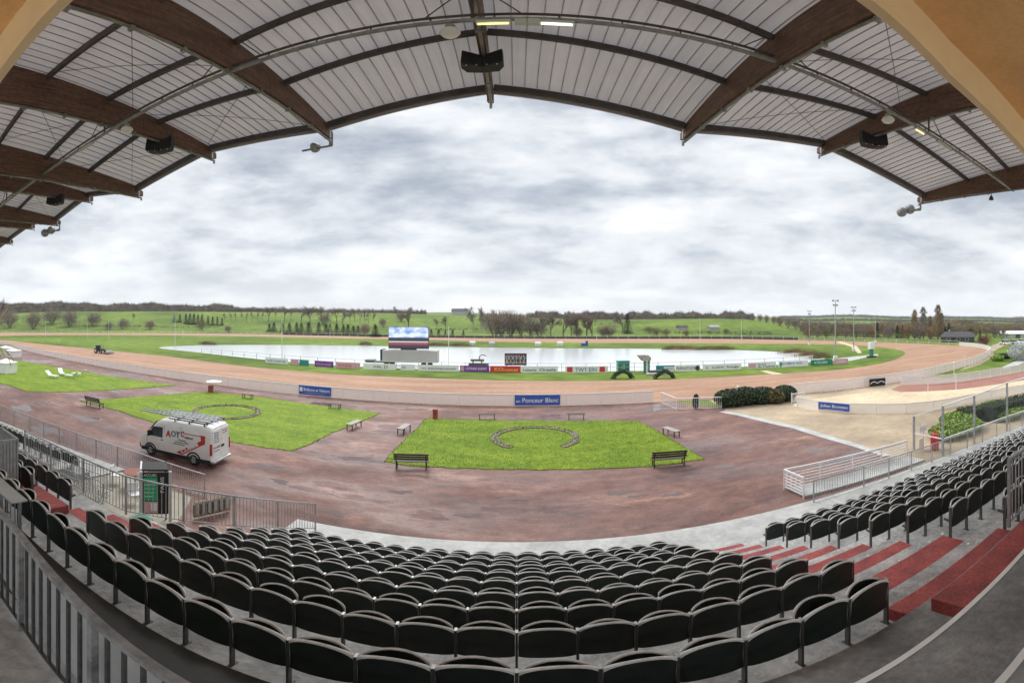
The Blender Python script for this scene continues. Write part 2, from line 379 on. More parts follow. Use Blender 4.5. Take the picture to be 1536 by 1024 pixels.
SC.render.engine = 'CYCLES'; SC.cycles.use_denoising = True; SC.cycles.max_bounces = 6; SC.cycles.diffuse_bounces = 4; SC.cycles.transparent_max_bounces = 12

# ------------------------------------------------------------------ grandstand
def bend(x): return -.0038*x*x
def rowY(i): return 2.8+.905*(i-1) if i != 1 else 2.69
def rowZ(i): return 3.69-.42*(i-1)
def pitX(y): return -8.1+1.9*(y-6.1)/5.8
GS = thing('grandstand', 'large covered grandstand with timber beams, pale ribbed roof and stepped concrete terraces', 'grandstand', (0,0,0))

def slab(mb, x0, x1, y0, y1, z0, z1, dy=0):
    n = max(1, int(abs(x1-x0)/2))
    for k in range(n):
        a = x0+(x1-x0)*k/n; b = x0+(x1-x0)*(k+1)/n
        ba, bb = bend(a), bend(b)
        mb.hexa([(a,y0+ba,z0),(b,y0+bb,z0),(b,y1+bb,z0),(a,y1+ba,z0),(a,y0+ba,z1),(b,y0+bb,z1),(b,y1+bb,z1),(a,y1+ba,z1)])
t = MB(); t2_ = MB(); tdk = MB(); XR = 40
for i in range(1, 10):
    y0, y1, z = rowY(i)-.45, rowY(i)+.455, rowZ(i)
    xl = -40 if i <= 4 else pitX(rowY(i))-.1
    slab(t, xl, XR, y0, y1, -.3, z)
    if i >= 8: slab(t2_, -34, -16, y0, y1, -.3, z)
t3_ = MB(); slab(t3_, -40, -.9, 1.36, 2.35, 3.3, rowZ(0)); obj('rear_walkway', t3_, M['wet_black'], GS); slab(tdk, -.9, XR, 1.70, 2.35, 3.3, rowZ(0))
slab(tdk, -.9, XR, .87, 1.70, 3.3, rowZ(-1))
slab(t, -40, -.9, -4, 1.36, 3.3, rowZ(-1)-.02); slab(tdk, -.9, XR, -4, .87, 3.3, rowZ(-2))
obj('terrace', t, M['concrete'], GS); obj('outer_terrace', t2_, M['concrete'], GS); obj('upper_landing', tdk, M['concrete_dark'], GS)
ap = MB(); slab(ap, -7.2, XR, rowY(9)+.455, 12.5, -.3, .06); a3 = MB(); slab(a3, -34, -16, rowY(9)+.455, 12.5, -.3, .06); obj('outer_apron', a3, M['kerb'], GS)
obj('front_apron', ap, M['kerb'], GS)
for x0, y, i in ((-.9, 1.70, -1), (-.9, .87, -2)):
    nb = MB(); slab(nb, x0, 14, y-.045, y+.004, rowZ(i)-.05, rowZ(i)+.006); obj('white_nosing', nb, M['white_paint'], GS)
nb = MB(); slab(nb, -40, 3.3, 2.353, 2.53, rowZ(1)+.001, rowZ(1)+.006); obj('dark_floor_strip', nb, M['wet_black'], GS)
# red half steps in the two aisles
for i in range(0, 10):
    y = rowY(i)-.45
    x0, x1 = (3.95, 6.02) if i > 1 else ((3.37, 6.02) if i else (3.37, 6.6))
    s = MB(); ys = 1.70 if i == 0 else y
    slab(s, x0, x1, ys+.002, ys+.50, rowZ(i)+.001, rowZ(i)+.21); obj('red_step', s, M['red'], GS, bevel=.012)
    if i >= 2:
        xl = -7.95 if i <= 4 else pitX(rowY(i))+.05
        s = MB(); slab(s, xl-(4 if i == 2 else 0), -6.15 if i > 2 else -7.4, y+.002, y+(.56 if i > 2 else .88), rowZ(i)+.001, rowZ(i)+.21); obj('red_step', s, M['red'], GS, bevel=.012)
s = MB(); slab(s, 4.1, 9, .872, 1.32, rowZ(-1)+.001, rowZ(-1)+.21); obj('red_step', s, M['red'], GS, bevel=.012)

# roof: beams front to back, zigzag deck over them
BEAMS = [(-41,6.5),(-35,7.0),(-30,7.35),(-25.5,6.7),(-21.2,7.3),(-16.4,6.4),(-11.5,7.05),(-6.2,6.65),(-.8,7.42),(5.45,6.45),(11.5,7.3),(18.8,6.65),(19.3,6.72)]
BEAMS = [(x, z+EYE) for x, z in BEAMS]
YE, YB, SL = 12.5, -3.0, .13
def deck(x, y):
    for (a, za), (b, zb) in zip(BEAMS, BEAMS[1:]):
        if a <= x <= b: return za+(zb-za)*(x-a)/(b-a)+.5+SL*(YE-y)
    return BEAMS[0][1]+.5
dk = MB()
for (a, _), (b, _2) in zip(BEAMS, BEAMS[1:]): dk.quad((a,YE,deck(a,YE)),(a,YB,deck(a,YB)),(b,YB,deck(b,YB)),(b,YE,deck(b,YE)))
ROOF = obj('roof', dk, M['deck'], GS)
rb = MB(); x = BEAMS[0][0]+.2
while x < BEAMS[-1][0]:
    rb.bar((x,YE-.05,deck(x,YE)-.012), (x,YB,deck(x,YB)-.012), .026, .03); x += .36
obj('roof_rib', rb, M['rib'], ROOF)
for bx, bz in BEAMS[1:-1]:
    b = MB(); w = .095
    # depth profile: slender nose, deep root
    st = [(YE+.35, bz+.02, bz+.28), (YE-.2, bz-.02, deck(bx,YE)+.0), (9, bz-.03, deck(bx,9)-.003), (5, bz, deck(bx,5)-.003), (1, bz+.12, deck(bx,1)-.003), (YB, bz+.3, deck(bx,YB)-.003)]
    for (ya, la, ha), (yb, lb, hb) in zip(st, st[1:]):
        b.hexa([(bx-w,ya,la),(bx+w,ya,la),(bx+w,yb,lb),(bx-w,yb,lb),(bx-w,ya,ha),(bx+w,ya,ha),(bx+w,yb,hb),(bx-w,yb,hb)])
    bo = obj('beam', b, M['glulam'], ROOF, bevel=.015)
    c = MB(); y0 = 3.0
    c.tube((bx+.02,YE+.2,bz-.09), (bx+.02,9,bz-.10), .045, n=8); c.tube((bx+.02,9,bz-.10), (bx+.02,2,bz-.02), .045, n=8)
    for q in range(7): c.box(bx-.05, bx+.09, 3.2+q*1.35, 3.28+q*1.35, bz-.15, bz-.02)
    obj('cable_conduit', c, M['pipe'], bo)
    tp = MB(); tp.box(bx-w-.012, bx+w+.012, YE+.05, YE+.12, bz-.05, bz+.30); tp.tube((bx,YE+.3,bz-.04),(bx,YE+.3,bz-.2),.05); obj('tip_bracket', tp, M['galv'], bo)
for y in (9.7, 7.5, 5.3, 3.1, 0.9):
    p = MB()
    for (a, za), (b, zb) in zip(BEAMS, BEAMS[1:]):
        p.bar((a+.112,y,deck(a+.1,y)-.125), (b-.112,y,deck(b-.1,y)-.125), .10, .20)
    obj('purlin', p, M['purlin'], ROOF)
fa = MB(); f2 = MB()
for (a, za), (b, zb) in zip(BEAMS, BEAMS[1:]):
    f2.bar((a+.112,YE-.12,deck(a,YE)-.10), (b-.112,YE-.12,deck(b,YE)-.10), .10, .22)
    fa.bar((a+.112,YE+.06,deck(a,YE)-.10), (b-.112,YE+.06,deck(b,YE)-.10), .05, .34)
obj('edge_purlin', f2, M['purlin'], ROOF); obj('fascia', fa, M['fascia'], ROOF)
# crossed wind bracing in some bays
for (a, za), (b, zb) in ((BEAMS[4],BEAMS[5]),(BEAMS[5],BEAMS[6]),(BEAMS[6],BEAMS[7]),(BEAMS[9],BEAMS[10]),(BEAMS[3],BEAMS[4])):
    for y0, y1 in ((12.2, 8.6), (8.6, 4.6)):
        for p_, q_ in (((a,y0),(b,y1)), ((b,y0),(a,y1))):
            c = MB(); c.tube((p_[0],p_[1],deck(*p_)-.30), (q_[0],q_[1],deck(*q_)-.30), .010, n=5); obj('brace_rod', c, M['purlin'], ROOF)
# ochre inner canopy over the camera and the wall behind
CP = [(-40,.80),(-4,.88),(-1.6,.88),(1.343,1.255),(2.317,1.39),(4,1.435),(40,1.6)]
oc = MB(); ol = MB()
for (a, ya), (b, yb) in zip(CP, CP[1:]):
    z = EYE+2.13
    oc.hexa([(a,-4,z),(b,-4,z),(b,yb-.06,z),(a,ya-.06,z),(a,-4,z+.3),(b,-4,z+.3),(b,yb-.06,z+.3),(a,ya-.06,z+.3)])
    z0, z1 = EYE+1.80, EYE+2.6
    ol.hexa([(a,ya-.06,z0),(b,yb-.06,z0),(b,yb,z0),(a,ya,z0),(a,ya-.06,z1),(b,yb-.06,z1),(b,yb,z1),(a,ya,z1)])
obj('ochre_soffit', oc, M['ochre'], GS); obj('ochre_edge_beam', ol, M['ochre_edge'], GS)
bw = MB(); bw.box(-40, 40, -4.3, -4.02, 0, 4.4); obj('back_wall', bw, M['white_paint'], GS)

# ------------------------------------------------------------------ seats
def arc_panel(xw, yc, y0, z_bot, z_edge, rise, th, power=.8, n=10, fwd=1):
    mb = MB(); U = [-1+2*k/n for k in range(n+1)]; U = [sin(u*pi/2)*.35+u*.65 for u in U]
    def P(u, z, off): return (xw*u, y0+yc*(1-u*u)+off, z)
    top = [z_edge+rise*(1-u*u)**power for u in U]
    bot = [z_bot+.018*abs(u)**8 for u in U]
    for k in range(n):
        a, b = U[k], U[k+1]
        mb.mi = 0
        for za0, za1, zb0, zb1, lean0, lean1 in ((bot[k], (bot[k]+top[k])/2, bot[k+1], (bot[k+1]+top[k+1])/2, 0, 0), ((bot[k]+top[k])/2, top[k], (bot[k+1]+top[k+1])/2, top[k+1], 0, -.02)):
            mb.quad(P(a,za0,lean0), P(b,zb0,lean0), P(b,zb1,lean1), P(a,za1,lean1))
            mb.quad(P(a,za0,lean0+th), P(a,za1,lean1+th), P(b,zb1,lean1+th), P(b,zb0,lean0+th))
        mb.quad(P(a,bot[k],0), P(a,bot[k],th), P(b,bot[k+1],th), P(b,bot[k+1],0))
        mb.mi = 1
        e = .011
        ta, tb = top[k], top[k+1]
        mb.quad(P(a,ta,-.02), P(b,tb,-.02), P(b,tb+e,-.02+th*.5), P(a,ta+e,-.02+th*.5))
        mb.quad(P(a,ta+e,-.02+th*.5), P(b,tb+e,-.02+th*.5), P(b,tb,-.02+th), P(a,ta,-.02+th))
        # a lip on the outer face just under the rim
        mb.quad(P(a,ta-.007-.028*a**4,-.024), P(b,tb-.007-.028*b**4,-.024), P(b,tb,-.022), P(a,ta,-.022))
    mb.mi = 1
    for u, k in ((-1, 0), (1, n)):
        q = [P(u,bot[k],0), P(u,top[k],-.02), P(u,top[k],-.02+th), P(u,bot[k],th)]
        mb.quad(*(q if u < 0 else q[::-1]))
    return mb
me_back = mesh('backrest', arc_panel(.260, -.014, -.005, .30, .752, .074, .034), [M['seat'], M['seat_edge_glint']], True)
me_pan = mesh('seat_pan', arc_panel(.240, .075, .035, .40, .745, .062, .028, .7), [M['seat'], M['seat_edge_glint']], True)
def leg_mb(x):
    b = MB(); b.box(x-.012, x+.012, -.022, .03, 0, .745); b.box(x-.022, x+.022, -.04, .07, 0, .01)
    b.bar((x,.0,.44), (x,.13,.47), .026, .04); b.mi = 1; b.box(x-.014, x+.014, -.025, .033, .745, .757); return b
me_leg = mesh('leg', leg_mb(-.275), [M['leg'], M['galv']]); me_leg2 = mesh('leg', leg_mb(.275), [M['leg'], M['galv']])
SEATS = []          # x, row, block, position label, last
def vis(x, i): 
    y = rowY(i)+bend(x); return abs(atan2(x, y)) < 1.30
RN = {1:'rearmost',2:'second',3:'third',4:'fourth',5:'fifth',6:'sixth',7:'seventh',8:'eighth',9:'front'}
for i in range(1, 10):
    k0, k1 = (-14, 6) if i == 1 else (-11, 7)
    for k in range(k0, k1):
        n = k1-1-k
        SEATS.append(((k+.5)*.55, i, f'dark tip-up seat, {nth(n)} from the red steps at right, {RN[i]} row of central block', k == k1-1, 'tip-up seats of the central block'))
for i in range(1, 9):
    k = 0
    while True:
        x = 6.2+.275+.55*k
        if not vis(x-.6, i) or x > 33: break
        SEATS.append((x, i, f'dark tip-up seat, {nth(k)} along from the red aisle, {RN[i] if i < 8 else "front"} row of right block', False, 'tip-up seats of the right block')); k += 1
for i, n in ((2, 4), (3, 7)):
    xe = -8.2 if i == 2 else -8.15
    for k in range(n):
        SEATS.append((xe-.275-.55*k, i, f'dark tip-up seat, {nth(k)} left of the red carpeted step, {"upper" if i == 2 else "lower"} short row at left', k == 0, 'tip-up seats of the short left rows'))
for i in (8, 9):
    for k in range(28):
        x = -16.4-.55*k
        SEATS.append((x, i, f'dark tip-up seat, {nth(k)} from the pit, {"rear" if i == 8 else "front"} row of distant left block', k == 0, 'tip-up seats of the distant left block'))
SEATS.sort(key=lambda s: s[0]**2+(rowY(s[1])+bend(s[0]))**2+(EYE-rowZ(s[1]))**2)
rest = MB(); NIND = 296
proto_rest = MB().add(arc_panel(.260,-.014,-.005,.30,.752,.074,.034,n=6)).add(arc_panel(.240,.075,.035,.40,.745,.062,.028,.7,n=6)); 
lg = leg_mb(-.275); lg.m = [1 if q == 1 else 2 for q in lg.m]; proto_rest.add(lg)
rs = random.Random(4)
for n, (x, i, lab, last, grp) in enumerate(SEATS):
    loc = (x, rowY(i)+bend(x), rowZ(i)); rz = atan(-.0076*x)
    if n < NIND:
        s = thing('tip_up_seat', lab, 'seat', loc, rz, grp)
        b = obj('backrest', me_back, None, s); b.rotation_euler = (rs.uniform(-.02,.02), 0, rs.uniform(-.012,.012))
        p = obj('seat_pan', me_pan, None, s); p.rotation_euler = (rs.uniform(-.06,.03) if rs.random() > .06 else -.16, rs.uniform(-.01,.01), 0)
        obj('leg', me_leg, None, s)
        if last: obj('leg', me_leg2, None, s)
    else:
        rest.add(proto_rest, Matrix.Translation(loc) @ Matrix.Rotation(rz, 4, 'Z'))
tag(obj('tip_up_seats', rest, [M['seat'], M['seat_edge_glint'], M['leg']], smooth=False), 'farther dark tip-up seats filling the ends of the outer blocks', 'seats', 'tip-up seats', 'stuff')

rs = random.Random(12)
for k in range(14):
    i = rs.choice((1,1,2,2,3,0)); x = rs.uniform(4.6,6.6); y = rowY(i)-.45+rs.uniform(.55,.85); q = MB(); w_ = rs.uniform(.012,.03)
    q.hexa([(-w_,-w_*.7,0),(w_,-w_*.6,0),(w_*.8,w_,0),(-w_*.9,w_*.8,0),(-w_,-w_*.7,.004),(w_,-w_*.6,.012),(w_*.8,w_,.006),(-w_*.9,w_*.8,.010)])
    tag(obj('paper_scrap', q, M['bwhite'], loc=(x, y+bend(x), rowZ(i)+.002)), 'small white paper scrap lying on the concrete of the right aisle', 'litter', 'paper scraps on the right aisle')
# ------------------------------------------------------------------ railings
def railing(name, label, cat, pts, h, mats, gap=.11, post=1.5, rb=.010, top=(.05,.05), low=.10, group=None, bars='vertical', barmat=None, topmat=None, rail_n=5):
    """pts: foot points; posts, a top rail, and an infill of bars"""
    t = thing(name, label, cat, pts[0], 0, group); o = Vector(pts[0])
    P = [Vector(p)-o for p in pts]; up = Vector((0,0,h)); b = MB(); tr = MB(); posts = []
    for a, c in zip(P, P[1:]):
        Ln = (c-a).length; n = max(1, round(Ln/post))
        for k in range(n+1):
            q = a.lerp(c, k/n)
            if not any((q-z).length < .05 for z in posts): posts.append(q)
        tr.bar(a+up, c+up, *top)
        if bars == 'vertical':
            b.bar(a+Vector((0,0,low)), c+Vector((0,0,low)), .025, .025)
            m_ = int(Ln/gap)
            for k in range(1, m_):
                q = a.lerp(c, k/m_); b.tube(q+Vector((0,0,low)), q+up*.985, rb, n=5, cap=False)
        else:
            for k in range(1, rail_n+1):
                z = Vector((0,0,low+(h-low)*(k-.5)/rail_n)); b.bar(a+z, c+z, .03, .035)
    obj('top_rail', tr, topmat or mats, t); obj('bar_infill', b, barmat or mats, t)
    for q in posts:
        p = MB(); p.bar(q, q+up, .045, .045); obj('post', p, mats, t)
    return t
def bp(x, y, z): return (x, y+bend(x), z)
zl = rowZ(-1)-.02
t = railing('grey_railing', 'weathered grey railing with flat bars and infill beside the lower left landing', 'railing', [bp(-.6,1.02,zl), bp(-3,1.20,zl), bp(-5.6,1.30,zl)], 1.14, M['rail_dark'], gap=.145, post=1.1, rb=.015, top=(.05,.045), barmat=M['leg'])
ip = MB(); ip.hexa([(-5,.36,.10),(-2.4,.24,.10),(-2.4,.255,.10),(-5,.375,.10),(-5,.36,.92),(-2.4,.24,.92),(-2.4,.255,.92),(-5,.375,.92)]); ip.hexa([(-2.4,.24,.10),(0,.06,.10),(0,.075,.10),(-2.4,.255,.10),(-2.4,.24,.92),(0,.06,.92),(0,.075,.92),(-2.4,.255,.92)]); obj('infill_panel', ip, M['rail_panel'], t)
t = railing('metal_handrail', 'low handrail with pale flat top at left end of the rearmost row', 'railing', [bp(-5.6,2.28,rowZ(0)), bp(-8.6,2.28,rowZ(0))], .56, M['galv'], gap=.16, post=.8, top=(.26,.025), topmat=M['kerb'])
# ribbed metal partition at far left
t = thing('metal_partition', 'ribbed grey metal partition closing the left end of the terrace', 'partition', bp(-8.32,3.42,rowZ(1)))
pn = MB(); ex = MB()
for k in range(14): pn.box(-.02-k*.075, .035-k*.075-.02, -.02, .02, 0, 1.15)
for k in range(12): pn.box(-.012, .03, -.10-k*.075, -.045-k*.075, 0, 1.15)
pn.box(-1.1, .0, -.03, -.022, .02, 1.13)
ex.bar((.02,.0,1.17),(-1.1,.0,1.17),.06,.04); ex.bar((.02,-.032,1.17),(.02,-1.0,1.17),.06,.04)
obj('ribbed_panel', pn, M['galv'], t); obj('cap_rail', ex, M['galv'], t)
# descending railing round the pit, front railing
railing('galvanised_railing', 'grey bar railing running down beside the left red steps to the forecourt', 'railing', [bp(-13.5,6.1,rowZ(4)), bp(-8.1,6.1,rowZ(4)), bp(-6.25,11.95,0.05)], 1.1, M['galv'], gap=.125, post=1.6, rb=.010, top=(.04,.04))
railing('galvanised_railing', 'long grey bar railing along the front of the distant left seats, ending beside the van', 'railing', [(-11.2,11.9,.0), (-15,11.75,.0), (-20,11.1,.0), (-25,10.35,0), (-31,9.3,0), (-37,8.0,0)], 1.1, M['galv'], gap=.125, post=2.0, rb=.010, top=(.04,.04))
fr = [bp(10.4,12.3,.06)]+[bp(x,12.3,.06) for x in (13,16,19,22,25,28,31)]
railing('galvanised_railing', 'grey bar railing along the front edge of the right seat block', 'railing', fr, 1.0, M['galv'], gap=.125, post=2.0, rb=.010, top=(.04,.04))
railing('galvanised_railing', 'tall grey railing with close bars behind the rearmost row at far right', 'railing', [bp(5.75,2.42,rowZ(0)), bp(8,2.42,rowZ(0)), bp(11,2.42,rowZ(0))], 1.22, M['galv'], gap=.12, post=1.1, rb=.012, top=(.05,.05))
# white ramp railing at right front
A = Vector((10.4,13.75,0)); B = Vector((10.4,12.5,0)); Cc = Vector((17.6,12.75,0))
railing('white_railing', 'white railing with horizontal rails around the ramp at front of right block', 'railing', [Cc, A, B], .98, M['white_fence'], bars='h', post=1.85, rail_n=6, top=(.06,.06))
rp = MB(); rp.prism([(10.5,12.5),(17.6,11.6),(17.6,12.7),(10.5,13.65)], -.2, .12); tag(obj('access_ramp', rp, M['kerb']), kind='structure')
# tall wind screen posts
t = thing('wind_screen', 'tall windscreen of clear panels between grey posts before the right seats', 'screen', (18.7,11.4,0))
ps = [Vector((18.9,13.2,0)), Vector((18.7,11.2,0)), Vector((21.6,10.8,0)), Vector((25.2,10.2,0)), Vector((29.5,9.3,0))]; hs = [2.05, 2.9, 3.05, 3.35, 3.5]
for p, h in zip(ps, hs):
    b = MB(); b.bar(p, p+Vector((0,0,h)), .10, .10); obj('post', b, M['galv'], t, world=True)
for k in range(4):
    a, c, ha, hc = ps[k], ps[k+1], hs[k], hs[k+1]
    g = MB(); g.quad(a+Vector((0,0,.15)), c+Vector((0,0,.15)), c+Vector((0,0,hc-.05)), a+Vector((0,0,ha-.05))); obj('clear_panel', g, M['clear'], t, world=True)
    r = MB(); r.bar(a+Vector((0,0,ha)), c+Vector((0,0,hc)), .07, .06); obj('top_rail', r, M['white_fence'], t, world=True)
    r = MB(); r.bar(a+Vector((0,0,1.05)), c+Vector((0,0,1.05)), .05, .05); obj('middle_rail', r, M['white_fence'], t, world=True)

# ------------------------------------------------------------------ hung from the roof
TY, TZ = 7.4, EYE+6.6
t = thing('lighting_truss', 'long twin pipe lighting gantry slung across beneath the roof beams', 'gantry', (0,TY,TZ))
b = MB(); b.tube((-36,0,0),(18.9,0,0),.055); obj('lower_pipe', b, M['pipe'], t)
b = MB(); b.tube((-36,.06,.22),(18.9,.06,.22),.035); obj('upper_pipe', b, M['purlin'], t)
for k in range(47): x = -35.5+k*1.17; b = MB(); b.tube((x,0,0),(x,.06,.22),.018,n=5); obj('strut', b, M['purlin'], t)
for bx, bz in BEAMS[1:-1]:
    b = MB(); h = bz-TZ+.1
    if h > .15:
        b.tube((bx,.03,.1),(bx,.03,h),.03,n=6)
    else: b.box(bx-.08,bx+.08,-.05,.12,-.07,.02)
    for q in (-1, 1):
        dz = deck(min(19.2,bx+q*.9), TY)-TZ-.2
        b.tube((bx+q*.9,.06,.22),(bx+q*.2,.2,min(dz,1.2)),.016,n=5)
    obj('hanger', b, M['purlin'], t)
def speaker(loc, rz, label):
    t = thing('loudspeaker', label, 'loudspeaker', loc, rz, 'loudspeakers under the roof')
    for s in (-1, 1):
        c = MB(); c.prism([(0,-.20),(.50,-.30),(.52,.02),(.40,.22),(0,.16)], -.52, -.02)
        c.v = [(x*(1 if z < -.3 else .96), y+(z+.52)*.25, z+(.16*abs(x)/.5 if z > -.3 else .10*abs(x)/.5)) for x, y, z in c.v]
        c.v = [(s*x, y, z) for x, y, z in c.v]
        if s < 0: c.f = [tuple(reversed(f)) for f in c.f]
        cb_ = obj('speaker_cabinet', c, M['black'], t, bevel=.03)
        g = MB()
        for k in range(5): g.box(.05+k*.085, .10+k*.085, -.02, .0, -.5, -.05)
        g.v = [(s*x, y-.19-.2*abs(x)*.9+(z+.52)*.25, z+.10*abs(x)) for x, y, z in g.v]
        if s < 0: g.f = [tuple(reversed(f)) for f in g.f]
        obj('grille', g, M['black'], cb_)
    b = MB(); b.box(-.05,.05,-.05,.05,-.05,.35); b.box(-.2,.2,-.03,.03,-.04,.02); obj('bracket', b, M['purlin'], t)
    for k in range(4): l = MB(); l.tube((-.36+k*.24,-.28,-.52),(-.36+k*.24,-.28,-.50),.016,n=6); obj('fixing_bolt', l, M['alu'], t)
    return t
speaker((-.82,9.9,EYE+7.38), 0, 'large black twin loudspeaker hanging at the centre ridge beam')
for x, y, z, n in ((-11.5,9.86,7.0,'black loudspeaker under the third timber beam left of the ridge, above the lawns'),(-21.2,10.4,7.25,'small distant black loudspeaker under the far left beams'),(11.5,9.85,7.22,'black loudspeaker under the second timber beam right of the ridge')):
    speaker((x,y,EYE+z), atan2(-x, y)*.6, n)
def dome(x, label):
    t = thing('dome_lamp', label, 'lamp', (x,TY,TZ-.08), 0, 'dome lamps on the gantry')
    s = MB(); s.lathe([(.0,-.02),(.05,-.03),(.10,-.06),(.05,-.16)][:3]+[(.06,-.16)], n=12); s.tube((0,0,0),(0,0,-.16),.035); obj('stem', s, M['pipe'], t)
    s = MB(); s.lathe([(.05,-.16),(.16,-.20),(.195,-.27),(.15,-.34),(.0,-.36)], n=20); obj('shade', s, M['dome'], t, True)
dome(-1.2, 'pale round dome lamp hanging left of the big central loudspeaker')
dome(-10.2, 'pale dome lamp on the gantry near the left loudspeaker'); dome(9.3, 'pale dome lamp on the gantry near the right loudspeaker')
def tube_lamp(x, mat_, label, Ln=.62):
    t = thing('strip_lamp', label, 'lamp', (x,TY-.02,TZ-.10), 0, 'strip lamps on the gantry')
    b = MB(); b.box(-Ln/2,Ln/2,-.05,.05,-.03,.04); obj('housing', b, M['lampbox'], t)
    b = MB(); b.tube((-Ln/2+.03,0,-.055),(Ln/2-.03,0,-.055),.022); obj('tube', b, mat_, t)
tube_lamp(-.42, M['tube_warm'], 'warm glowing strip lamp at the ridge beam'); tube_lamp(.72, M['tube_white'], 'bright white strip lamp right of the ridge beam')
t = thing('junction_box', 'pale green twin electrical box between the two lit strip lamps', 'electrical box', (.16,TY-.02,TZ-.10))
b = MB(); b.box(-.2,.02,-.06,.06,-.08,.07); obj('box_half', b, M['lampbox'], t, bevel=.015); b = MB(); b.box(.03,.26,-.06,.06,-.08,.07); obj('box_half', b, M['lampbox'], t, bevel=.015)
tube_lamp(-12.6, M['dome'], 'unlit pale strip lamp on the left part of gantry', .9); tube_lamp(10.9, M['tube_warm'], 'small warm strip lamp on the right part of gantry', .5); tube_lamp(12.4, M['dome'], 'unlit pale strip lamp on the right part of gantry', .9)
def flood(loc, rz, label, arm=.9, n=1):
    t = thing('floodlight', label, 'floodlight', loc, rz, 'floodlights at the beam tips')
    a = MB(); a.tube((0,0,0),(0,0,-.28),.03); a.tube((0,0,-.28),(-arm,0,-.34),.04); a.tube((0,0,-.2),(-.25,0,-.30),.02,n=6); obj('arm', a, M['pipe'], t)
    for k in range(n):
        x = -arm*.55-k*.30 if n > 1 else -arm*.6
        h = MB(); h.lathe([(.0,-.16),(.10,-.15),(.14,-.05),(.19,.10),(.20,.13)], (x,.02,-.22-.12*k), 14, 'y'); h.mi = 1; h.lathe([(.195,.125),(.0,.115)], (x,.02,-.22-.12*k), 14, 'y')
        obj('lamp_head', h, [M['rail_dark'], M['glass']], t, True)
    if n > 1: t.scale = (1.5, 1.5, 1.5)
flood((-6.1,YE+.25,BEAMS[7][1]-.02), radians(8), 'floodlight on a long bracket at the tip of the beam left of the ridge', 1.1)
flood((18.9,YE+.25,BEAMS[11][1]), radians(-50), 'cluster of dark floodlights at the tip of the rightmost beam', .7, 2)
flood((-25.4,YE+.25,BEAMS[3][1]), radians(50), 'pair of small floodlights at the tip of a far left beam', .8, 2)
t = thing('hanging_lantern', 'small dark lantern hanging from the conduit at far right', 'lamp', (18.9,8.5,EYE+6.55))
b = MB(); b.tube((0,0,0),(0,0,-.12),.02); obj('stem', b, M['black'], t); b = MB(); b.lathe([(.05,-.12),(.09,-.2),(.13,-.34),(.0,-.35)], n=10); obj('shade', b, M['black'], t)

# ------------------------------------------------------------------ ground and hills
CREST = [(-300,470,430,270),(0,470,430,265),(100,467,420,260),(300,467,420,250),(400,468,400,238),(550,469.5,380,218),(650,471,380,208),(740,472,370,200),(800,476,370,194),
 (900,479,340,188),(950,479.5,330,186),(1000,478.5,310,184),(1070,477,300,182),(1120,478.5,290,180),(1170,487,270,180),(1205,496,250,178),(1230,503,240,178),(1300,508,240,178),(1900,508,240,178)]
def ss(t): t = max(0., min(1., t)); return t*t*(3-2*t)
def terrain(x, y):
    r = sqrt(x*x+y*y)
    if r < 100: return 0.
    px = CX+F*atan2(x, y)
    px = max(-299, min(1899, px))
    for a, b in zip(CREST, CREST[1:]):
        if a[0] <= px <= b[0]:
            t = (px-a[0])/(b[0]-a[0]); cy, rc, r0 = (a[k]+(b[k]-a[k])*t for k in (1,2,3)); break
    hc = max(0., EYE+rc*tan((CY-cy)/F))
    h = hc*ss((r-r0)/(rc-r0)) if r < rc else hc
    h += .35*sin(x*.045+1)*sin(y*.038)*ss((r-r0)/60)
    if r > 600: h += ss((r-600)/900)*(16+5*sin(px*.011)+3*sin(px*.031))
    return h
NT, RR = 240, [0,6,12,20,30,45,60,80,100,120,140,160,175,190,200,210,220,230,240,250,260,275,290,305,320,340,360,380,400,420,440,470,520,600,700,850,1000,1200,1500,1800,2200]
g = MB()
for r in RR:
    for k in range(NT+1):
        th = -pi+2*pi*k/NT; x, y = r*sin(th), r*cos(th)
        g.v.append((x, y, (terrain(x, y) if abs(th) < 1.9 else 0)-.012))
for j in range(len(RR)-1):
    for k in range(NT):
        a = j*(NT+1)+k; g.f.append((a, a+NT+1, a+NT+2, a+1)); g.m.append(0)
tag(obj('ground', g, M['meadow'], smooth=True), kind='structure')

def catmull(P, n=8, closed=False):
    out = []; k = len(P); rng = range(k if closed else k-1)
    for i in rng:
        p = [Vector((*P[j % k if closed else max(0, min(k-1, j))], 0)) for j in (i-1, i, i+1, i+2)]
        for s in range(n):
            t = s/n
            q = .5*((2*p[1])+(p[2]-p[0])*t+(2*p[0]-5*p[1]+4*p[2]-p[3])*t*t+(3*p[1]-p[0]-3*p[2]+p[3])*t**3)
            out.append((q.x, q.y))
    if not closed: out.append(tuple(P[-1]))
    return out
def sheet(name, poly, z, m, kind='structure', thick=0):
    b = MB()
    if thick: b.prism(poly, z-thick, z)
    else:
        b.v = [(x, y, z) for x, y in poly]; b.f = [tuple(range(len(poly)))]; b.m = [0]
        a = sum(p[0]*q[1]-q[0]*p[1] for p, q in zip(poly, poly[1:]+poly[:1]))
        if a < 0: b.f = [tuple(reversed(b.f[0]))]
    return tag(obj(name, b, m), kind=kind)
def gp(*pts): return [tuple(G(x, y)[:2]) for x, y in pts]

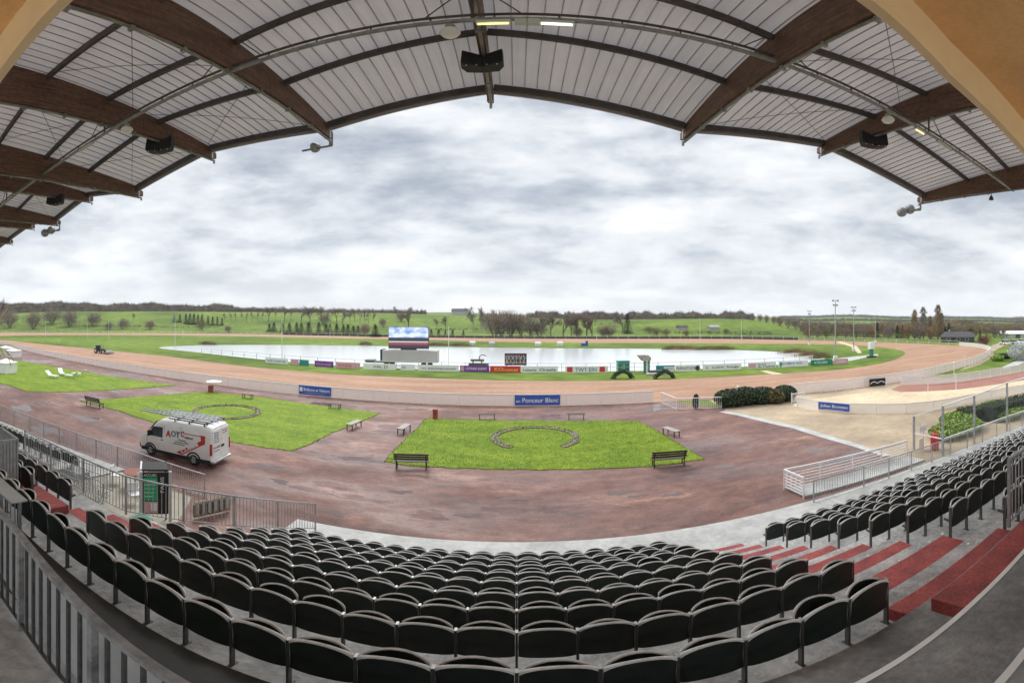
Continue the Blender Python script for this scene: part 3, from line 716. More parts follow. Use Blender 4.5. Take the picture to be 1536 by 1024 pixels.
OUT = [(-75,36.2),(-32,35.5),(-10,35.5),(13.5,35),(25,32.2),(35,30.3),(45.5,29.7),(56.5,30.7),(68.4,32.9),(84.6,38.2),(94,43.5),(101,50),(105.5,58),(108.5,69),(108.3,82),(105,104),(98,122),(81.6,143),(59,156),(17,166),(-52,176),(-122,178),(-165,166),(-201,130),(-232,90),(-228,62),(-190,49),(-134,42)]
OUTL = catmull(OUT, 8, True)
INN = gp((20,511.5),(140,523.5),(250,534.5),(380,550.5),(500,560.5),(640,567),(780,571),(920,571),(1050,567),(1140,562),(1250,555),(1300,549),(1340,540),(1357,531),(1350,525.5),(1320,520.5),(1280,518),(1240,516.5),(1150,515.5),(1000,514.5),(850,514),(700,511.5),(600,509),(400,505),(250,503),(100,502.5),(0,504),(-20,507))
INNL = catmull(INN, 6, True)
sheet('track', OUTL, .020, M['track']); sheet('infield', INNL, .036, M['meadow'])
POND = catmull(gp((238,521.5),(300,529),(400,540),(500,548),(600,553),(760,557),(900,557.5),(1000,555.5),(1100,551),(1200,545),(1237,539),(1224,533),(1180,528.5),(1100,525.2),(1000,523.8),(900,522.8),(700,521),(500,518.2),(380,517.5),(300,518)), 6, True)
sheet('pond', POND, .050, M['water'])
# forecourt
sheet('forecourt', [(-150,43),(-75,36.5),(-32,35.6),(13.5,35.2),(17,30.4)]+gp((1085,617),(1200,642),(1290,669),(1335,684))+[(17.5,10.6),(10,10.6),(0,10.6),(-5,9),(-8,6),(-20,6),(-40,3),(-80,-5),(-150,-5)], .006, M['wet'])
# tan ground at right, sand, red path
sheet('tan_path', [(17,30.4),(17,34.0),(25,32.0),(35,30.1),(45.5,29.5)]+gp((1440,569),(1536,556),(1600,560),(1600,640),(1536,640),(1440,680),(1366,705),(1335,684),(1290,669),(1200,642),(1085,617)), .010, M['tan'])
sheet('sand_area', catmull(gp((1196,603),(1300,588),(1345,584),(1400,585),(1470,580),(1560,567),(1560,582),(1480,598),(1420,612),(1360,619),(1280,619),(1215,615)), 5, True), .016, M['sand'])
sheet('red_path', gp((1336,584),(1352,578),(1395,576),(1440,573),(1500,564),(1560,553),(1560,566),(1500,576),(1440,584),(1390,587),(1350,588)), .022, M['redpath'])
sheet('kerb_strip', gp((1085,617),(1110,620),(1200,640),(1290,667),(1340,684),(1325,684.5),(1280,670),(1190,643),(1105,623),(1078,618)), .020, M['kerb'])
sheet('pit_floor', [(-8.4,6.2),(-8.6,7.6),(-10.3,9.6),(-11.6,11.6),(-15.9,11.2),(-15.9,5.2),(-12,5.9)], .012, M['pit'])
# paths beyond the bend at right
sheet('grey_path', gp((1478,521),(1500,514),(1536,508),(1570,506),(1570,514),(1536,514),(1505,519),(1490,527),(1492,534),(1470,547),(1440,556),(1445,552),(1484,534)), .008, M['tan'])
sheet('footpath', gp((1500,552),(1520,543),(1545,533),(1560,533),(1545,541),(1525,548),(1508,554)), .009, M['kerb'])
sheet('infield_path', gp((1140,556.5),(1150,556),(1176,561),(1160,562.5)), .042, M['sand'])
sheet('infield_path', gp((1225,541),(1262,537),(1300,533),(1316,531),(1318,533),(1296,537),(1275,541.5)), .043, M['kerb'])
for q in ([(1262,512),(1285,519),(1293,529),(1287,530),(1277,520),(1254,513)],): sheet('infield_path', gp(*q), .041, M['sand'])

sheet('rear_bounce_sheet', [(-120,-4.5),(-120,-90),(120,-90),(120,-4.5)], .008, M['kerb'])  # unseen pale sheet added behind the stand to bounce neutral light upward
# standing water on the forecourt
pm = bpy.data.materials.new('standing_water'); nt, N, L = nodes(pm); b = N['Principled BSDF']; b.inputs['Base Color'].default_value = (.13,.09,.082,1); b.inputs['Roughness'].default_value = .10
rs = random.Random(31)
for px, y, w_ in ((930,738,.55),(955,744,.35),(1262,690,1.3),(1225,676,.8),(1292,700,.8),(770,748,.5),(742,756,.3),(600,738,.5),(70,645,1.6),(130,628,1.5),(35,612,1.6),(400,702,.8),(420,722,.5),(700,772,.35),(340,750,.5),(560,692,.6),(985,614,1.6),(620,614,1.0),(1010,742,.4),(860,770,.3),(500,770,.4),(215,600,1.2),(1085,700,.6)):
    c = G(px, y); n_ = 26; ph = [rs.uniform(0,6.28) for _ in range(4)]; P = []
    for k in range(n_):
        a = 2*pi*k/n_; r = w_*(1+.28*sin(2*a+ph[0])+.22*sin(3*a+ph[1])+.15*sin(5*a+ph[2])+.08*sin(9*a+ph[3])); P.append((c.x+r*cos(a), c.y+.38*r*sin(a)))
    sheet('puddle', P, .0105, pm)
# ------------------------------------------------------------------ lawns with real blades
def inside(p, poly):
    x, y = p; c = False
    for (x1, y1), (x2, y2) in zip(poly, poly[1:]+poly[:1]):
        if (y1 > y) != (y2 > y) and x < (x2-x1)*(y-y1)/(y2-y1)+x1: c = not c
    return c
def lawn(name, poly, nb, seed, hb=.07):
    rs = random.Random(seed); P = []
    for (a, b) in zip(poly, poly[1:]+poly[:1]):
        a, b = Vector(a), Vector(b); n = max(1, int((b-a).length/.35)); nrm = Vector((-(b-a).y, (b-a).x)).normalized()
        for k in range(n): q = a.lerp(b, k/n)+nrm*rs.uniform(-.07,.07); P.append((q.x, q.y))
    o = sheet(name, P, .035, M['lawn'], thick=.05)
    b = MB(); xs = [p[0] for p in P]; ys = [p[1] for p in P]; n = 0
    while n < nb:
        p = (rs.uniform(min(xs), max(xs)), rs.uniform(min(ys), max(ys)))
        if not inside(p, P): continue
        n += 1; a = rs.uniform(0, 2*pi); w = rs.uniform(.005,.012); h = rs.uniform(.3,.9)*hb; l = rs.uniform(-.03,.03)
        b.tri((p[0]-w*cos(a),p[1]-w*sin(a),.03),(p[0]+w*cos(a),p[1]+w*sin(a),.03),(p[0]+l,p[1]+rs.uniform(-.05,.05),.035+h))
    for (a, c) in zip(P, P[1:]+P[:1]):
        for k in range(9):
            t = rs.random(); q = (a[0]+(c[0]-a[0])*t+rs.uniform(-.05,.05), a[1]+(c[1]-a[1])*t+rs.uniform(-.05,.05)); an = rs.uniform(0,pi)
            b.tri((q[0]-.02*cos(an),q[1]-.02*sin(an),.0),(q[0]+.02*cos(an),q[1]+.02*sin(an),.0),(q[0]+rs.uniform(-.06,.06),q[1]+rs.uniform(-.06,.06),rs.uniform(.05,.12)))
    g_ = obj('grass', b, M['blade']); tag(g_, 'short bright green grass blades of the lawn', 'grass', kind='stuff')
lawn('lawn', gp((577,692),(600,697.5),(650,701),(720,703.5),(800,704.5),(900,703),(1000,697.5),(1057,688.5),(1030,673),(985,646),(958,632.5),(900,631.5),(800,631),(700,629.5),(640,628),(620,648),(600,668)), 60000, 1)
lawn('lawn', gp((120,601.5),(180,617),(250,640),(330,660),(400,672),(440,676.5),(452,672),(500,649),(550,629),(570,620),(500,611),(400,597),(330,589.5),(296,588.5),(200,596)), 30000, 2)
lawn('lawn', gp((-40,572),(0,575),(20,580),(40,587),(80,588.5),(160,585.5),(264,578),(200,570),(130,558.5),(60,546),(20,540),(-40,540)), 14000, 3, .10)

def horseshoe(c, rad, ang0, ang1, label, w=.42):
    t = thing('flower_bed', label, 'flower bed', (c[0], c[1], .03)); n = 40; rs = random.Random(int(c[0]*7))
    s = MB(); A = []; B = []
    for k in range(n+1):
        a = radians(ang0+(ang1-ang0)*k/n); A.append(Vector((cos(a)*rad, sin(a)*rad*1.0, .03))); B.append(Vector((cos(a)*(rad-w), sin(a)*(rad-w), .03)))
    s.strip(A, B); obj('soil', s, M['soil'], t)
    e = MB()
    for Q in (A, B):
        for p, q in zip(Q, Q[1:]): e.bar(p+Vector((0,0,.01)), q+Vector((0,0,.01)), .04, .05)
    obj('edging', e, M['soil'], t)
    st = MB()
    for k in range(45):
        a = radians(rs.uniform(ang0, ang1)); r = rad-w*rs.uniform(.15,.85); z = rs.uniform(.02,.05); q = Vector((cos(a)*r, sin(a)*r, .03)); x = rs.uniform(.02,.07)
        st.lathe([(0,0),(x,0),(x*.8,z),(0,z*1.3)], q, 6)
    tag(obj('stones', st, M['bench_top'], t), kind='stuff')
    pl = MB()
    for k in range(220):
        a = radians(rs.uniform(ang0, ang1)); r = rad-w*rs.uniform(.0,1); q = Vector((cos(a)*r, sin(a)*r, .03)); b_ = rs.uniform(0,6.3)
        pl.tri(q+Vector((.03*cos(b_),.03*sin(b_),0)), q-Vector((.03*cos(b_),.03*sin(b_),0)), q+Vector((rs.uniform(-.06,.06),rs.uniform(-.06,.06),rs.uniform(.05,.14))))
    tag(obj('low_plants', pl, M['leaf'], t), kind='stuff')
horseshoe((1.15,25.5), 2.75, -55, 235, 'horseshoe shaped bed of stones in the middle of the central lawn')
horseshoe((-21.4,25.3), 2.75, -70, 250, 'horseshoe shaped bed of dark plants on the lawn behind the van')

# ------------------------------------------------------------------ track fences
m = bpy.data.materials.new('fence_mesh_sheet'); nt_, N_, L_ = nodes(m); b_ = N_['Principled BSDF']; b_.inputs['Base Color'].default_value = (.80,.77,.76,1); b_.inputs['Roughness'].default_value = .6
tr_ = N_.new('ShaderNodeBsdfTransparent'); ms_ = N_.new('ShaderNodeMixShader'); ms_.inputs[0].default_value = .72
L_.new(tr_.outputs[0], ms_.inputs[1]); L_.new(b_.outputs[0], ms_.inputs[2]); L_.new(ms_.outputs[0], N_['Material Output'].inputs[0]); M['net'] = m
def resample(P, d):
    out = [Vector((*P[0], 0))]; acc = 0
    for a, b in zip(P, P[1:]):
        a = Vector((*a, 0)); b = Vector((*b, 0)); L0 = (b-a).length; s = d-acc
        while s <= L0: out.append(a.lerp(b, s/L0)); s += d
        acc = (acc+L0) % d
    return out
def track_fence(label, P, h, d, net=True, nmax=95, wire=0, group='white fences round the track', near=None):
    pts = resample(P, d); t = thing('track_fence', label, 'fence', pts[0], 0, group); o = pts[0]
    tr = MB(); ne = MB()
    for a, b in zip(pts, pts[1:]):
        a0, b0 = a-o, b-o
        tr.bar(a0+Vector((0,0,h)), b0+Vector((0,0,h)), .07, .06)
        if net:
            ne.quad(a0+Vector((0,0,.06)), b0+Vector((0,0,.06)), b0+Vector((0,0,h-.03)), a0+Vector((0,0,h-.03)))
        else:
            tr.bar(a0+Vector((0,0,h*.5)), b0+Vector((0,0,h*.5)), .06, .05)
    obj('top_rail', tr, M['white_fence'], t)
    if net: obj('mesh_sheet', ne, M['net'], t)
    order = sorted(pts, key=lambda p: p.length); keep = order[:nmax]; far = order[nmax:]
    for p in keep:
        b = MB(); b.box(-.03,.03,-.03,.03,0,h); obj('post', b, M['white_fence'], t, loc=p-o)
    if far:
        b = MB()
        for p in far: q = p-o; b.box(q.x-.035,q.x+.035,q.y-.035,q.y+.035,0,h)
        tag(obj('far_posts', b, M['white_fence'], t), kind='stuff')
n_seg = 8
def seg(i0, i1): return [OUTL[k % len(OUTL)] for k in range(i0*n_seg, i1*n_seg+1)]
track_fence('long white mesh fence between the red forecourt and the near straight of the track', seg(27, 31)[::-1] if False else [OUTL[k % len(OUTL)] for k in range(25*8, 31*8+1)], 1.06, 1.55)
track_fence('white mesh fence curving round the right bend of the track', [OUTL[k] for k in range(4*8, 12*8+1)], 1.15, 1.8)
track_fence('distant white rail along the far side of the track, with a dark strip below', [OUTL[k] for k in range(12*8, 25*8+1)], 1.35, 4.2, net=False, nmax=60)
bh = MB(); pts = resample([OUTL[k] for k in range(16*8, 21*8)], 3)
for a, b in zip(pts, pts[1:]):
    d_ = (b-a).normalized(); nn = Vector((-d_.y, d_.x, 0))*-1.0
    bh.bar(a+nn*1.2+Vector((0,0,.45)), b+nn*1.2+Vector((0,0,.45)), .7, .9)
tag(obj('low_hedge', bh, M['conifer']), 'long low dark hedge behind the far rail of the track', 'hedge')
# white pen, curved barrier and sand ring
P0 = Vector((12.6,34.6,0)); P1 = Vector((12.8,31.4,0)); P2 = Vector((16.4,30.4,0))
railing('white_pen', 'small white railed pen where the track fence meets the dark shrubs', 'railing', [P0, P1, P2], 1.0, M['white_fence'], gap=.16, post=1.6, rb=.014, top=(.07,.06))
t = thing('white_gate', 'small white gate at the sand area beside the last dark shrub', 'gate', G(1187,606))
b = MB(); b.box(0,1.5,-.02,.02,.2,.26); b.box(0,1.5,-.02,.02,.9,.96); b.box(0,.06,-.03,.03,0,1.05); b.box(1.44,1.5,-.03,.03,0,1.05); obj('frame', b, M['white_fence'], t)
b = MB()
for k in range(9): b.box(.12+k*.15,.15+k*.15,-.012,.012,.26,.9)
obj('bars', b, M['white_fence'], t)
def net_fence(label, pts, h, d, cat='fence', m=None):
    ps = resample([tuple(p[:2]) for p in pts], d); t = thing('net_fence', label, cat, ps[0]); o = ps[0]; ne = MB(); tr = MB()
    for a, b in zip(ps, ps[1:]):
        ne.quad(a-o+Vector((0,0,.04)), b-o+Vector((0,0,.04)), b-o+Vector((0,0,h)), a-o+Vector((0,0,h))); tr.bar(a-o+Vector((0,0,h)), b-o+Vector((0,0,h)), .05,.05)
    obj('net_sheet', ne, m or M['net'], t); obj('top_rail', tr, M['white_fence'], t)
    for p in ps: b = MB(); b.box(-.03,.03,-.03,.03,0,h+.02); obj('post', b, M['white_fence'], t, loc=p-o)
net_fence('pale low barrier along the front of the sand area, carrying a blue banner', catmull(gp((1196,610),(1235,617),(1280,620.5),(1360,620.5),(1420,613),(1480,600),(1560,584)), 6), .85, 2.4)
net_fence('white railed fence between the red path and the grass at the bend', catmull(gp((1352,577),(1390,577),(1440,573),(1500,563),(1560,553)), 6), 1.05, 2.2)

# ------------------------------------------------------------------ boards and banners
def board(name, label, cat, p0, p1, z0, z1, m, words=(), group=None, legs=False, back=.04):
    """words: (text, x fraction, z fraction, height fraction, width fraction, material)"""
    p0 = Vector((p0[0], p0[1], 0)); p1 = Vector((p1[0], p1[1], 0)); d = p1-p0; W_ = d.length
    t = thing(name, label, cat, p0, atan2(d.y, d.x), group); b = MB(); b.box(0, W_, 0, back, z0, z1); obj('panel', b, m, t)
    if legs:
        for x in (.1, W_-.1): l = MB(); l.box(x-.03,x+.03,back+.002,back+.06,0,z1); obj('leg', l, M['leg'], t)
    for s, fx, fz, fh, fw, mm in words:
        text('lettering', s, fh*(z1-z0)*1.35, mm, t, (fx*W_, -.006, z0+fz*(z1-z0)), (1,0,0), (0,0,1), bold=.004, width=fw*W_)
    return t, W_
def swatch(t, W_, z0, z1, fx0, fx1, fz0, fz1, m, name='colour_panel', y=-.010):
    b = MB(); b.box(fx0*W_, fx1*W_, y, -.001, z0+fz0*(z1-z0), z0+fz1*(z1-z0)); obj(name, b, m, t)
def fy(x):     # y of the near fence at x
    best = min(((abs(p[0]-x), p[1]) for p in OUTL if p[1] < 60)); return best[1]
def on_fence(px):
    th = (px-CX)/F; x = 35.5*tan(th)
    for _ in range(5): x = fy(x)*tan(th)
    return (x, fy(x)-.10)
BW = M['bwhite']
t, w = board('banner', 'blue banner with white lettering on the left part of the white track fence', 'banner', on_fence(449), on_fence(497), .12, 1.02, M['bblue'], [('Brillance et Velours',.16,.42,.36,.80,BW),('......................',.2,.2,.1,.6,BW)], 'blue banners on the fences'); swatch(t, w, .12, 1.02, .03,.12,.35,.8, BW, 'emblem')
t, w = board('banner', 'blue banner with large white lettering at the middle of the track fence', 'banner', on_fence(772), on_fence(840), .10, 1.0, M['bblue'], [('on',.03,.30,.26,.09,BW),('Ponceur Blanc',.17,.30,.46,.79,BW)], 'blue banners on the fences')
q0, q1 = G(1226,616), G(1274,620.5)
t, w = board('banner', 'blue banner with white edge tied to the pale barrier of the sand area', 'banner', (q0.x-.05,q0.y-.12), (q1.x-.05,q1.y-.14), .15, .85, BW, [], 'blue banners on the fences'); swatch(t, w, .15, .85, .02,.98,.06,.94, M['bblue'], 'blue_field')
text('lettering', 'Julien Bruneau', .32, BW, t, (.08*w,-.016,.42), (1,0,0), (0,0,1), bold=.004, width=.84*w); text('lettering', '..................', .16, BW, t, (.2*w,-.016,.24), (1,0,0), (0,0,1), bold=.003, width=.6*w)
q0, q1 = Vector((*[p for p in OUTL[4*8:7*8]][9], 0)), None
q0, q1 = G(1301,581.5), G(1325,579)
t, w = board('banner', 'black banner with a white curve on the track fence near the red path', 'banner', (q0.x,q0.y-.3), (q1.x,q1.y-.3), .12, 1.0, M['black'], [])
b = MB()
for k in range(12):
    a, c = k/12, (k+1)/12
    za, zc = (.35+.25*abs(sin(a*2*pi)), .35+.25*abs(sin(c*2*pi)))
    b.bar((a*w*.9+.05*w,-.012,.15+za*.85), (c*w*.9+.05*w,-.012,.15+zc*.85), .008, .07)
obj('white_curve', b, BW, t)
HB = [ # px0, px1, y0, y1, material, label bits, words
 (398,432,544.5,547.5,'bwhite','grey and white board at the far left end of the hoardings',[('LES HARAS',.1,.3,.4,.8,'bgreen')]),
 (436,448,547.5,548.3,'bpink','pale pink board left of the teal board',[]),
 (449,463,548.3,549.5,'bteal','pale teal board beside a pink one at left of the pond',[]),
 (472,500,550,552,'bpurple','dark red and purple board at left of the pond',[('ROUGE',.1,.3,.4,.8,'bpink')]),
 (504,540,552,554,'bpink','pale pink and white board left of the screen truck',[('LA PLAGE',.1,.3,.35,.55,'bred')]),
 (545,594,554.3,556,'bwhite','white board in front of the screen truck cab',[('VAL D',.3,.3,.4,.45,'ink')]),
 (601,622,556,556.8,'bwhite','short pale board below the big screen trailer',[('D',.1,.3,.4,.25,'bblue')]),
 (627,688,556.8,558.2,'bwhite','long white board with small lettering right of the screen trailer',[('o e  www.horses-course.fr',.1,.3,.36,.84,'ink')]),
 (690,734,558.4,559,'bpurple','purple board with white lettering by the pond',[('L\'ETRIER EVENT',.2,.35,.38,.72,'bwhite')]),
 (735,781,559.2,559.6,'bred','red board with big pale yellow lettering by the pond',[('KO',.15,.25,.55,.28,'yellow'),('romel',.45,.25,.40,.45,'yellow')]),
 (782,837,559.7,559.7,'bwhite','white board with dark handwriting style lettering by the pond',[('Laiterie',.05,.25,.40,.36,'ink'),('Orealis',.50,.25,.46,.44,'ink')]),
 (848,912,559.8,559.3,'bwhite','white board with large blue letters between red squares',[('TWY EIN',.23,.18,.62,.50,'vblue')]),
 (984,1012,558.6,557.8,'bteal','teal cornered board right of the tower',[('LAND',.45,.3,.4,.5,'ink')]),
 (1013,1050,557.8,556.8,'bwhite','white board with dark lettering and a dark disc',[('PLENUITUDE',.05,.3,.42,.75,'ink')]),
 (1054,1112,556.7,554.6,'bwhite','long pale board with blue mark right of the tower',[('o',.08,.3,.45,.06,'vblue'),('Ludvin  Sonage',.25,.35,.36,.68,'ink')]),
 (1122,1164,554,552,'bwhite','white board with pink end and two lines of lettering',[('Ferme',.34,.55,.28,.3,'ink'),('du Cadran',.34,.15,.34,.62,'ink')]),
 (1168,1212,551.8,549.4,'bwhite','pale blue and white board near the right end of the pond',[('BATIMENT BOIS',.1,.45,.34,.7,'bblue')]),
 (1216,1249,549.2,547.4,'bgreen','green board at the right end of the hoardings',[('ATELIERS',.15,.3,.45,.6,'bwhite')]),
 (1251,1272,547.2,546.2,'bpink','brownish pink board at the right end of the hoardings',[('LOGIS',.2,.3,.4,.6,'bwhite')]),
]
for px0, px1, y0, y1, mm, lab, words in HB:
    a, c = G(px0, y0), G(px1, y1)
    t, w = board('advertising_board', lab, 'board', a, c, .08, 1.0, M[mm], [(s, fx, fz, fh, fw, M[k]) for s, fx, fz, fh, fw, k in words], 'advertising boards along the pond', legs=True)
    if mm == 'bwhite' and px0 == 848:
        for f0, f1 in ((.04,.17),(.80,.93)): swatch(t, w, .08, 1.0, f0, f1, .1, .9, M['bred'], 'red_square')
    if px0 == 1013:
        b = MB(); b.lathe([(0,-.012),(.36,-.012),(.36,0)], (w*.90,0,.5), 16, 'y'); obj('dark_disc', b, M['ink'], t)
    if px0 == 690: swatch(t, w, .08, 1.0, .03,.14,.15,.85, M['bpink'], 'pale_emblem')
    if px0 == 1122: swatch(t, w, .08, 1.0, .02,.28,.1,.9, M['bpink'], 'pink_panel')
    if px0 == 984: swatch(t, w, .08, 1.0, .42,.98,.0,.8, M['bwhite'], 'white_panel')
    if px0 == 1168: swatch(t, w, .08, 1.0, .04,.10,.1,.9, M['bteal'], 'teal_panel')
# rail fence behind the boards
b = MB(); fe = thing('pond_rail', 'thin grey rail fence along the near bank of the pond', 'fence', (0,0,0)); ps = resample(catmull(gp((300,531),(400,541.5),(500,549.3),(600,554.6),(700,557.2),(800,558.4),(900,558.4),(1000,556.6),(1100,552.4),(1200,546.2),(1236,541)), 6), 3.5)
tr = MB()
for a, c in zip(ps, ps[1:]):
    for z in (1.25, .7): tr.bar(a+Vector((0,.5,z)), c+Vector((0,.5,z)), .05, .05)
obj('rail', tr, M['rail_panel'], fe)
for p in ps: q = MB(); q.box(-.035,.035,-.035,.035,0,1.3); obj('post', q, M['rail_panel'], fe, loc=p+Vector((0,.5,0)))

# ------------------------------------------------------------------ van
q = (G(312,703)+G(348,690))/2
vh = radians(190); fwd = Vector((cos(vh), sin(vh), 0)); vc = q+fwd*2.35
VAN = thing('delivery_van', 'pale high roofed van with red and blue lettering parked beside the left lawn', 'van', (vc.x, vc.y, .012), vh)
ST = [(-2.36,.40,2.02,.82),(-2.33,.34,2.12,.87),(-2.2,.30,2.19,.895),(-1.9,.30,2.21,.90),(.45,.30,2.21,.90),(.85,.30,2.16,.90),(1.12,.30,2.0,.90),(1.45,.30,1.63,.89),(1.72,.30,1.33,.88),(1.95,.30,1.20,.87),(2.2,.30,1.08,.82),(2.33,.34,.92,.74),(2.38,.42,.74,.66)]
def ring(x, zb, zt, hw):
    zs = min(1.15, zb+(zt-zb)*.55); k = max(0, min(1, (zt-1.2)/.9))
    half = [(hw*.86,zb),(hw*.97,zb+.06),(hw,zb+.2),(hw,zs),(hw-.045*k,zt-.22*k-.05),(hw-.075*k-.015,zt-.10*k-.02),(hw-.16*k-.05,zt-.025),(hw*.45,zt)]
    return [(x, y, z) for y, z in half]+[(x, -y, z) for y, z in reversed(half)]
bm_ = MB(); rings = [ring(*s) for s in ST]; n = len(rings[0])
for r_ in rings: bm_.v += r_
for j in range(len(rings)-1):
    for k in range(n): k2 = (k+1) % n; bm_.f.append((j*n+k, (j+1)*n+k, (j+1)*n+k2, j*n+k2)); bm_.m.append(0)
bm_.f.append(tuple(range(n))); bm_.m.append(0); bm_.f.append(tuple((len(rings)-1)*n+k for k in reversed(range(n)))); bm_.m.append(0)
body = obj('body', bm_, M['van'], VAN, smooth=True)
md = body.modifiers.new('edges', 'EDGE_SPLIT'); md.split_angle = radians(38)
sk = MB()
for s in (-1, 1): sk.box(-2.28, 2.1, s*.885-.03, s*.885+.03, .26, .44)
obj('side_trim', sk, M['black'], VAN, bevel=.01)
def sidey(z): return .90-.045*max(0, (z-1.15)/.9)*1.02
for s in (-1, 1):
    w_ = MB(); P = [(.62,1.18),(1.62,1.18),(1.28,1.72),(.62,1.76)]
    w_.f = []; pts3 = [(x, s*(sidey(z)+.008), z) for x, z in P]
    w_.quad(*(pts3 if s < 0 else pts3[::-1])); obj('cab_window', w_, M['glass'], VAN)
    dr = MB()
    for (xa, za, xb, zb_) in ((.52,.5,.52,1.9),(1.70,.5,1.70,1.15),(-.55,.5,-.55,1.95)): dr.bar((xa,s*(sidey(za)+.001),za),(xb,s*(sidey(zb_)+.001),zb_),.008,.012)
    dh = obj('door_seam', dr, M['ink'], VAN)
    hd = MB(); hd.box(.58,.74,s*.905-.012,s*.905+.012,1.03,1.08); obj('door_handle', hd, M['black'], VAN)
    mi = MB(); mi.box(1.42,1.52,s*1.02-.08,s*1.02+.08,1.18,1.5); mi.box(1.44,1.5,s*.93-.05,s*.93+.05,1.2,1.26); obj('wing_mirror', mi, M['black'], VAN, bevel=.02)
    for x in (-1.35, 1.45):
        wh = obj('wheel', (lambda b: (b.lathe([(.0,-.10),(.25,-.10),(.315,-.07),(.33,0),(.315,.07),(.25,.10),(.0,.10)], (x, s*.81, .33), 24, 'y'), b)[1])(MB()), M['tyre'], VAN, True)
        rm = MB(); rm.lathe([(0,.105),(.07,.112),(.10,.104),(.17,.104),(.18,.106)] if s > 0 else [(.18,-.106),(.17,-.104),(.10,-.104),(.07,-.112),(0,-.105)], (x, s*.81, .33), 20, 'y')
        for k in range(5):
            a = k*2*pi/5; rm.bar((x+.06*cos(a), s*.925, .33+.06*sin(a)), (x+.19*cos(a), s*.92, .33+.19*sin(a)), .05, .02)
        obj('rim', rm, M['galv'], wh, True)
        wa = MB()
        for k in range(12):
            a, c = pi*k/12, pi*(k+1)/12
            for r0, r1 in ((.33,.43),): wa.quad((x+r0*cos(a),s*.906,.33+r0*sin(a)),(x+r0*cos(c),s*.906,.33+r0*sin(c)),(x+r1*cos(c),s*.906,.33+r1*sin(c)),(x+r1*cos(a),s*.906,.33+r1*sin(a)))
        obj('wheel_arch', wa, M['black'], VAN)
    tl = MB(); tl.box(-2.40,-2.28,s*.86-.035,s*.86+.035,.72,1.32); obj('tail_light', tl, M['vred'], VAN, bevel=.015)
    hl = MB(); hl.hexa([(2.0,s*.70,.92),(2.30,s*.62,.92),(2.33,s*.45,.92),(2.1,s*.45,.92),(1.96,s*.86,1.12),(2.20,s*.80,1.05),(2.26,s*.5,1.03),(2.1,s*.5,1.1)]); obj('headlight', hl, M['alu'], VAN)
ws = MB(); ws.quad((1.15,-.74,1.99),(1.70,-.80,1.36),(1.70,.80,1.36),(1.15,.74,1.99)); ws.v = [(x+.02, y, z+.02) for x, y, z in ws.v]; obj('windscreen', ws, M['glass'], VAN)
bp_ = MB(); bp_.box(-2.50,-2.30,-.84,.84,.28,.40); obj('rear_bumper', bp_, M['alu'], VAN, bevel=.02)
bp_ = MB(); bp_.box(2.25,2.44,-.70,.70,.28,.60); obj('front_bumper', bp_, M['black'], VAN, bevel=.05)
for s in (-1, 1):
    d_ = MB(); y0, y1 = (.012,.76) if s > 0 else (-.76,-.012); d_.box(-2.385,-2.345,y0,y1,.45,2.0); do = obj('rear_door', d_, M['van'], VAN, bevel=.012)
    a, c = (.12,.66) if s > 0 else (-.66,-.12)
    wn_ = MB(); wn_.box(-2.392,-2.386,a,c,1.30,1.92); obj('covered_window', wn_, M['bwhite'] if s > 0 else M['van'], do)
    for k, (st_, sz) in enumerate([('Peinture',.10),('Décoration',.085),('Façades',.085),('Sols - Murs',.08),('Rénovation',.08)]):
        if s < 0 and k > 1: break
        text('lettering', st_, sz, M['ink'] if s > 0 else M['vred'], do, (-2.396, c-.02 if s > 0 else -.14, 1.80-k*.115), (0,-1,0), (0,0,1), width=.44)
    if s > 0: text('lettering', '02 31 00 00', .12, M['ink'], do, (-2.391, .70, 1.02), (0,-1,0), (0,0,1), width=.60); text('lettering', 'www.travaux', .08, M['ink'], do, (-2.391, .70, .86), (0,-1,0), (0,0,1), width=.60)
pl = MB(); pl.box(-2.40,-2.386,-.30,-.02,.98,1.10); obj('number_plate', pl, M['black'], VAN)
# lettering of the left side
UP = (0, -.050, 1)
def side_text(s, x, z, size, mm, width, bold=.004): text('lettering', s, size, mm, VAN, (x, sidey(z)+.009, z), (-1,0,0), UP, width=width, bold=bold)
side_text('A', .42, 1.32, .46, M['vred'], .34, .02); side_text('O', .06, 1.38, .42, M['vblue'], .30, .008); side_text('Y', -.24, 1.36, .46, M['vblue'], .26, .02); side_text('C', -.55, 1.46, .40, M['vred'], .20, .02)
side_text('aténor', -.80, 1.40, .17, M['ink'], .52); side_text('Peinture', -.42, 1.22, .12, M['ink'], .46, .002); side_text('et Travaux d\'Abri', -.20, 1.10, .11, M['ink'], .82, .002); side_text('06 80 00 00 00', -.08, .98, .09, M['ink'], .72, .002)
rb_ = MB()
def sp(x, z, o=.006): return (x, sidey(z)+o, z)
rb_.quad(sp(-.70,1.665), sp(-1.78,1.675), sp(-1.78,1.635), sp(-.70,1.625))
rb_.quad(sp(-1.74,1.70), sp(-2.02,1.70), sp(-2.02,1.40), sp(-1.78,1.42))
rb_.quad(sp(-1.78,1.42), sp(-2.02,1.40), sp(-2.02,1.28), sp(-1.70,1.10)); rb_.quad(sp(-1.78,1.42), sp(-1.70,1.10), sp(-.66,.47), sp(-.27,.53))
obj('red_band', rb_, M['vred'], VAN)
dx = Vector((-1.40, 0, .84)).normalized(); upv = Vector((.84, -.03, 1.40)).normalized()
text('lettering', 'CLUBB', .27, M['bwhite'], VAN, (-.62, .914, .53), dx, upv, bold=.008, width=1.22)
rk = MB()
for x in (-1.9, -1.0, -.1): rk.box(x-.025, x+.025, -.80, .80, 2.25, 2.29); rk.box(x-.03,x+.03,-.80,-.76,2.16,2.25); rk.box(x-.03,x+.03,.76,.80,2.16,2.25)
